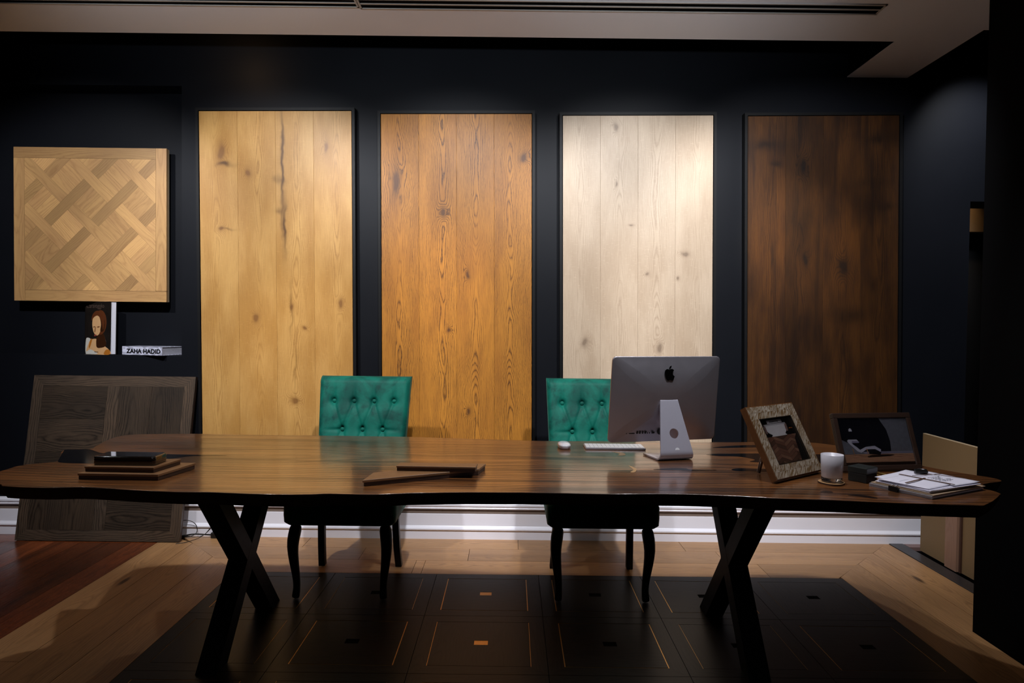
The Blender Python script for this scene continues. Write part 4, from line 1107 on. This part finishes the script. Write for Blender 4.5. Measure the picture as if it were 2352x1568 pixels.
cable('thickest black cable running straight from the power strip to the leaning panel', [(-1.795, -.05, .018), (-1.84, -.05, .020), (-1.90, -.05, .022), (-1.95, -.06, .014), (-2.02, -.075, .0055)], .0045)
cable('thin black cable looping high against the skirting beside the leaning panel', [(-1.98, -.06, .10), (-1.95, -.05, .108), (-1.90, -.045, .095), (-1.875, -.045, .06), (-1.88, -.05, .02), (-1.93, -.07, .006), (-2.0, -.075, .006)], .0022)
cable('thin black cable curving down from the power strip onto the oak floor', [(-1.70, -.045, .135), (-1.745, -.042, .125), (-1.79, -.045, .07), (-1.83, -.08, .012), (-1.90, -.16, .003), (-1.93, -.172, .003), (-1.945, -.178, .003)], .0018)
cable('thin black cable arching over the power strip plugs', [(-1.75, -.050, .055), (-1.78, -.045, .075), (-1.83, -.06, .015), (-1.88, -.08, .010), (-1.92, -.07, .020), (-1.98, -.08, .004)], .0018)
cable('thin black cable arching beside the table leg into the plug', [(-1.72, -.045, .100), (-1.70, -.04, .125), (-1.67, -.04, .120), (-1.665, -.045, .08), (-1.672, -.05, .062)], .0022)

# ------------------------------------------------------------------ light: ceiling spots aimed at the wall
def spot(x, y, z, tx, ty, tz, power, size, blend=.6, col=(1, 1, 1), rad=.03, nm='ceiling_spot'):
    l = bpy.data.lights.new(nm, 'SPOT'); l.energy = power; l.spot_size = math.radians(size); l.spot_blend = blend; l.color = col; l.shadow_soft_size = rad
    o = bpy.data.objects.new(nm, l); COL.objects.link(o); o.location = (x, y, z)
    o.rotation_euler = (Vector((tx, ty, tz)) - Vector((x, y, z))).to_track_quat('-Z', 'Y').to_euler()
    return o
COOL = (.95, .96, 1.0); WARM = (1, .78, .50)
for x, tx, tz_, sz_, p_ in ((-2.35, -2.62, 1.55, 64, 150), (-1.45, -1.42, 1.42, 68, 188), (-.35, -.35, 1.42, 68, 178), (.75, .74, 1.42, 68, 182), (1.02, 1.80, 1.45, 68, 190)):
    spot(x, -1.95, 2.78, tx, 0, tz_, p_, sz_, .6, COOL)
for x, p_ in ((-2.6, 14), (-1.45, 40), (-.35, 40), (.80, 48), (1.10, 40)):
    spot(x, -1.9, 2.78, x, -1.70, 0, p_, 96, .5, COOL)
for x, tz_, p_ in ((-1.25, 1.10, 60), (-.48, 1.50, 60), (1.74, 1.78, 190)):
    spot(min(x + .1, 1.2), -2.0, 2.78, x, 0, tz_, p_, 22, 1.0, WARM)
def area(x, y, z, sx, sy, power, col, rot=(0, 0, 0)):
    l = bpy.data.lights.new('room_fill', 'AREA'); l.shape = 'RECTANGLE'; l.size = sx; l.size_y = sy; l.energy = power; l.color = col
    o = bpy.data.objects.new('room_fill', l); COL.objects.link(o); o.location = (x, y, z); o.rotation_euler = rot
spot(2.62, -.50, 2.95, 2.82, 0, 2.2, 60, 80, 1, COOL, nm='slot_spot'); spot(-1.67, -.48, 2.9, -1.67, 0, 2.87, 2.2, 120, 1, (1, .6, .3), nm='slot_spot')
spot(-1.3, -3.0, 2.15, -1.3, -.75, 2.8, 105, 60, 1, (.84, .92, 1), nm='ceiling_fill'); spot(.6, -3.0, 2.15, .5, -.75, 2.8, 105, 60, 1, (.84, .92, 1), nm='ceiling_fill')  # last two: unseen spots added to brighten the ceiling band
area(.0, -5.6, 2.78, 3.0, .5, 6, (.85, .88, 1))  # unseen area fill added behind the camera, mainly for the computer
spot(3.25, .62, 2.45, 3.1, .93, 2.0, 2.2, 80, 1, (1, .66, .36), nm='corridor_spot'); spot(3.1, .40, 2.5, 3.0, 1.0, 1.75, 5, 60, 1, COOL, nm='corridor_spot')
w_ = bpy.data.worlds.new('world'); S.world = w_; w_.use_nodes = True
w_.node_tree.nodes['Background'].inputs[0].default_value = (.5, .55, .7, 1); w_.node_tree.nodes['Background'].inputs[1].default_value = .002
S.view_settings.view_transform = 'Standard'; S.view_settings.look = 'None'; S.view_settings.gamma = 1; S.view_settings.exposure = 0; S.view_settings.use_curve_mapping = False
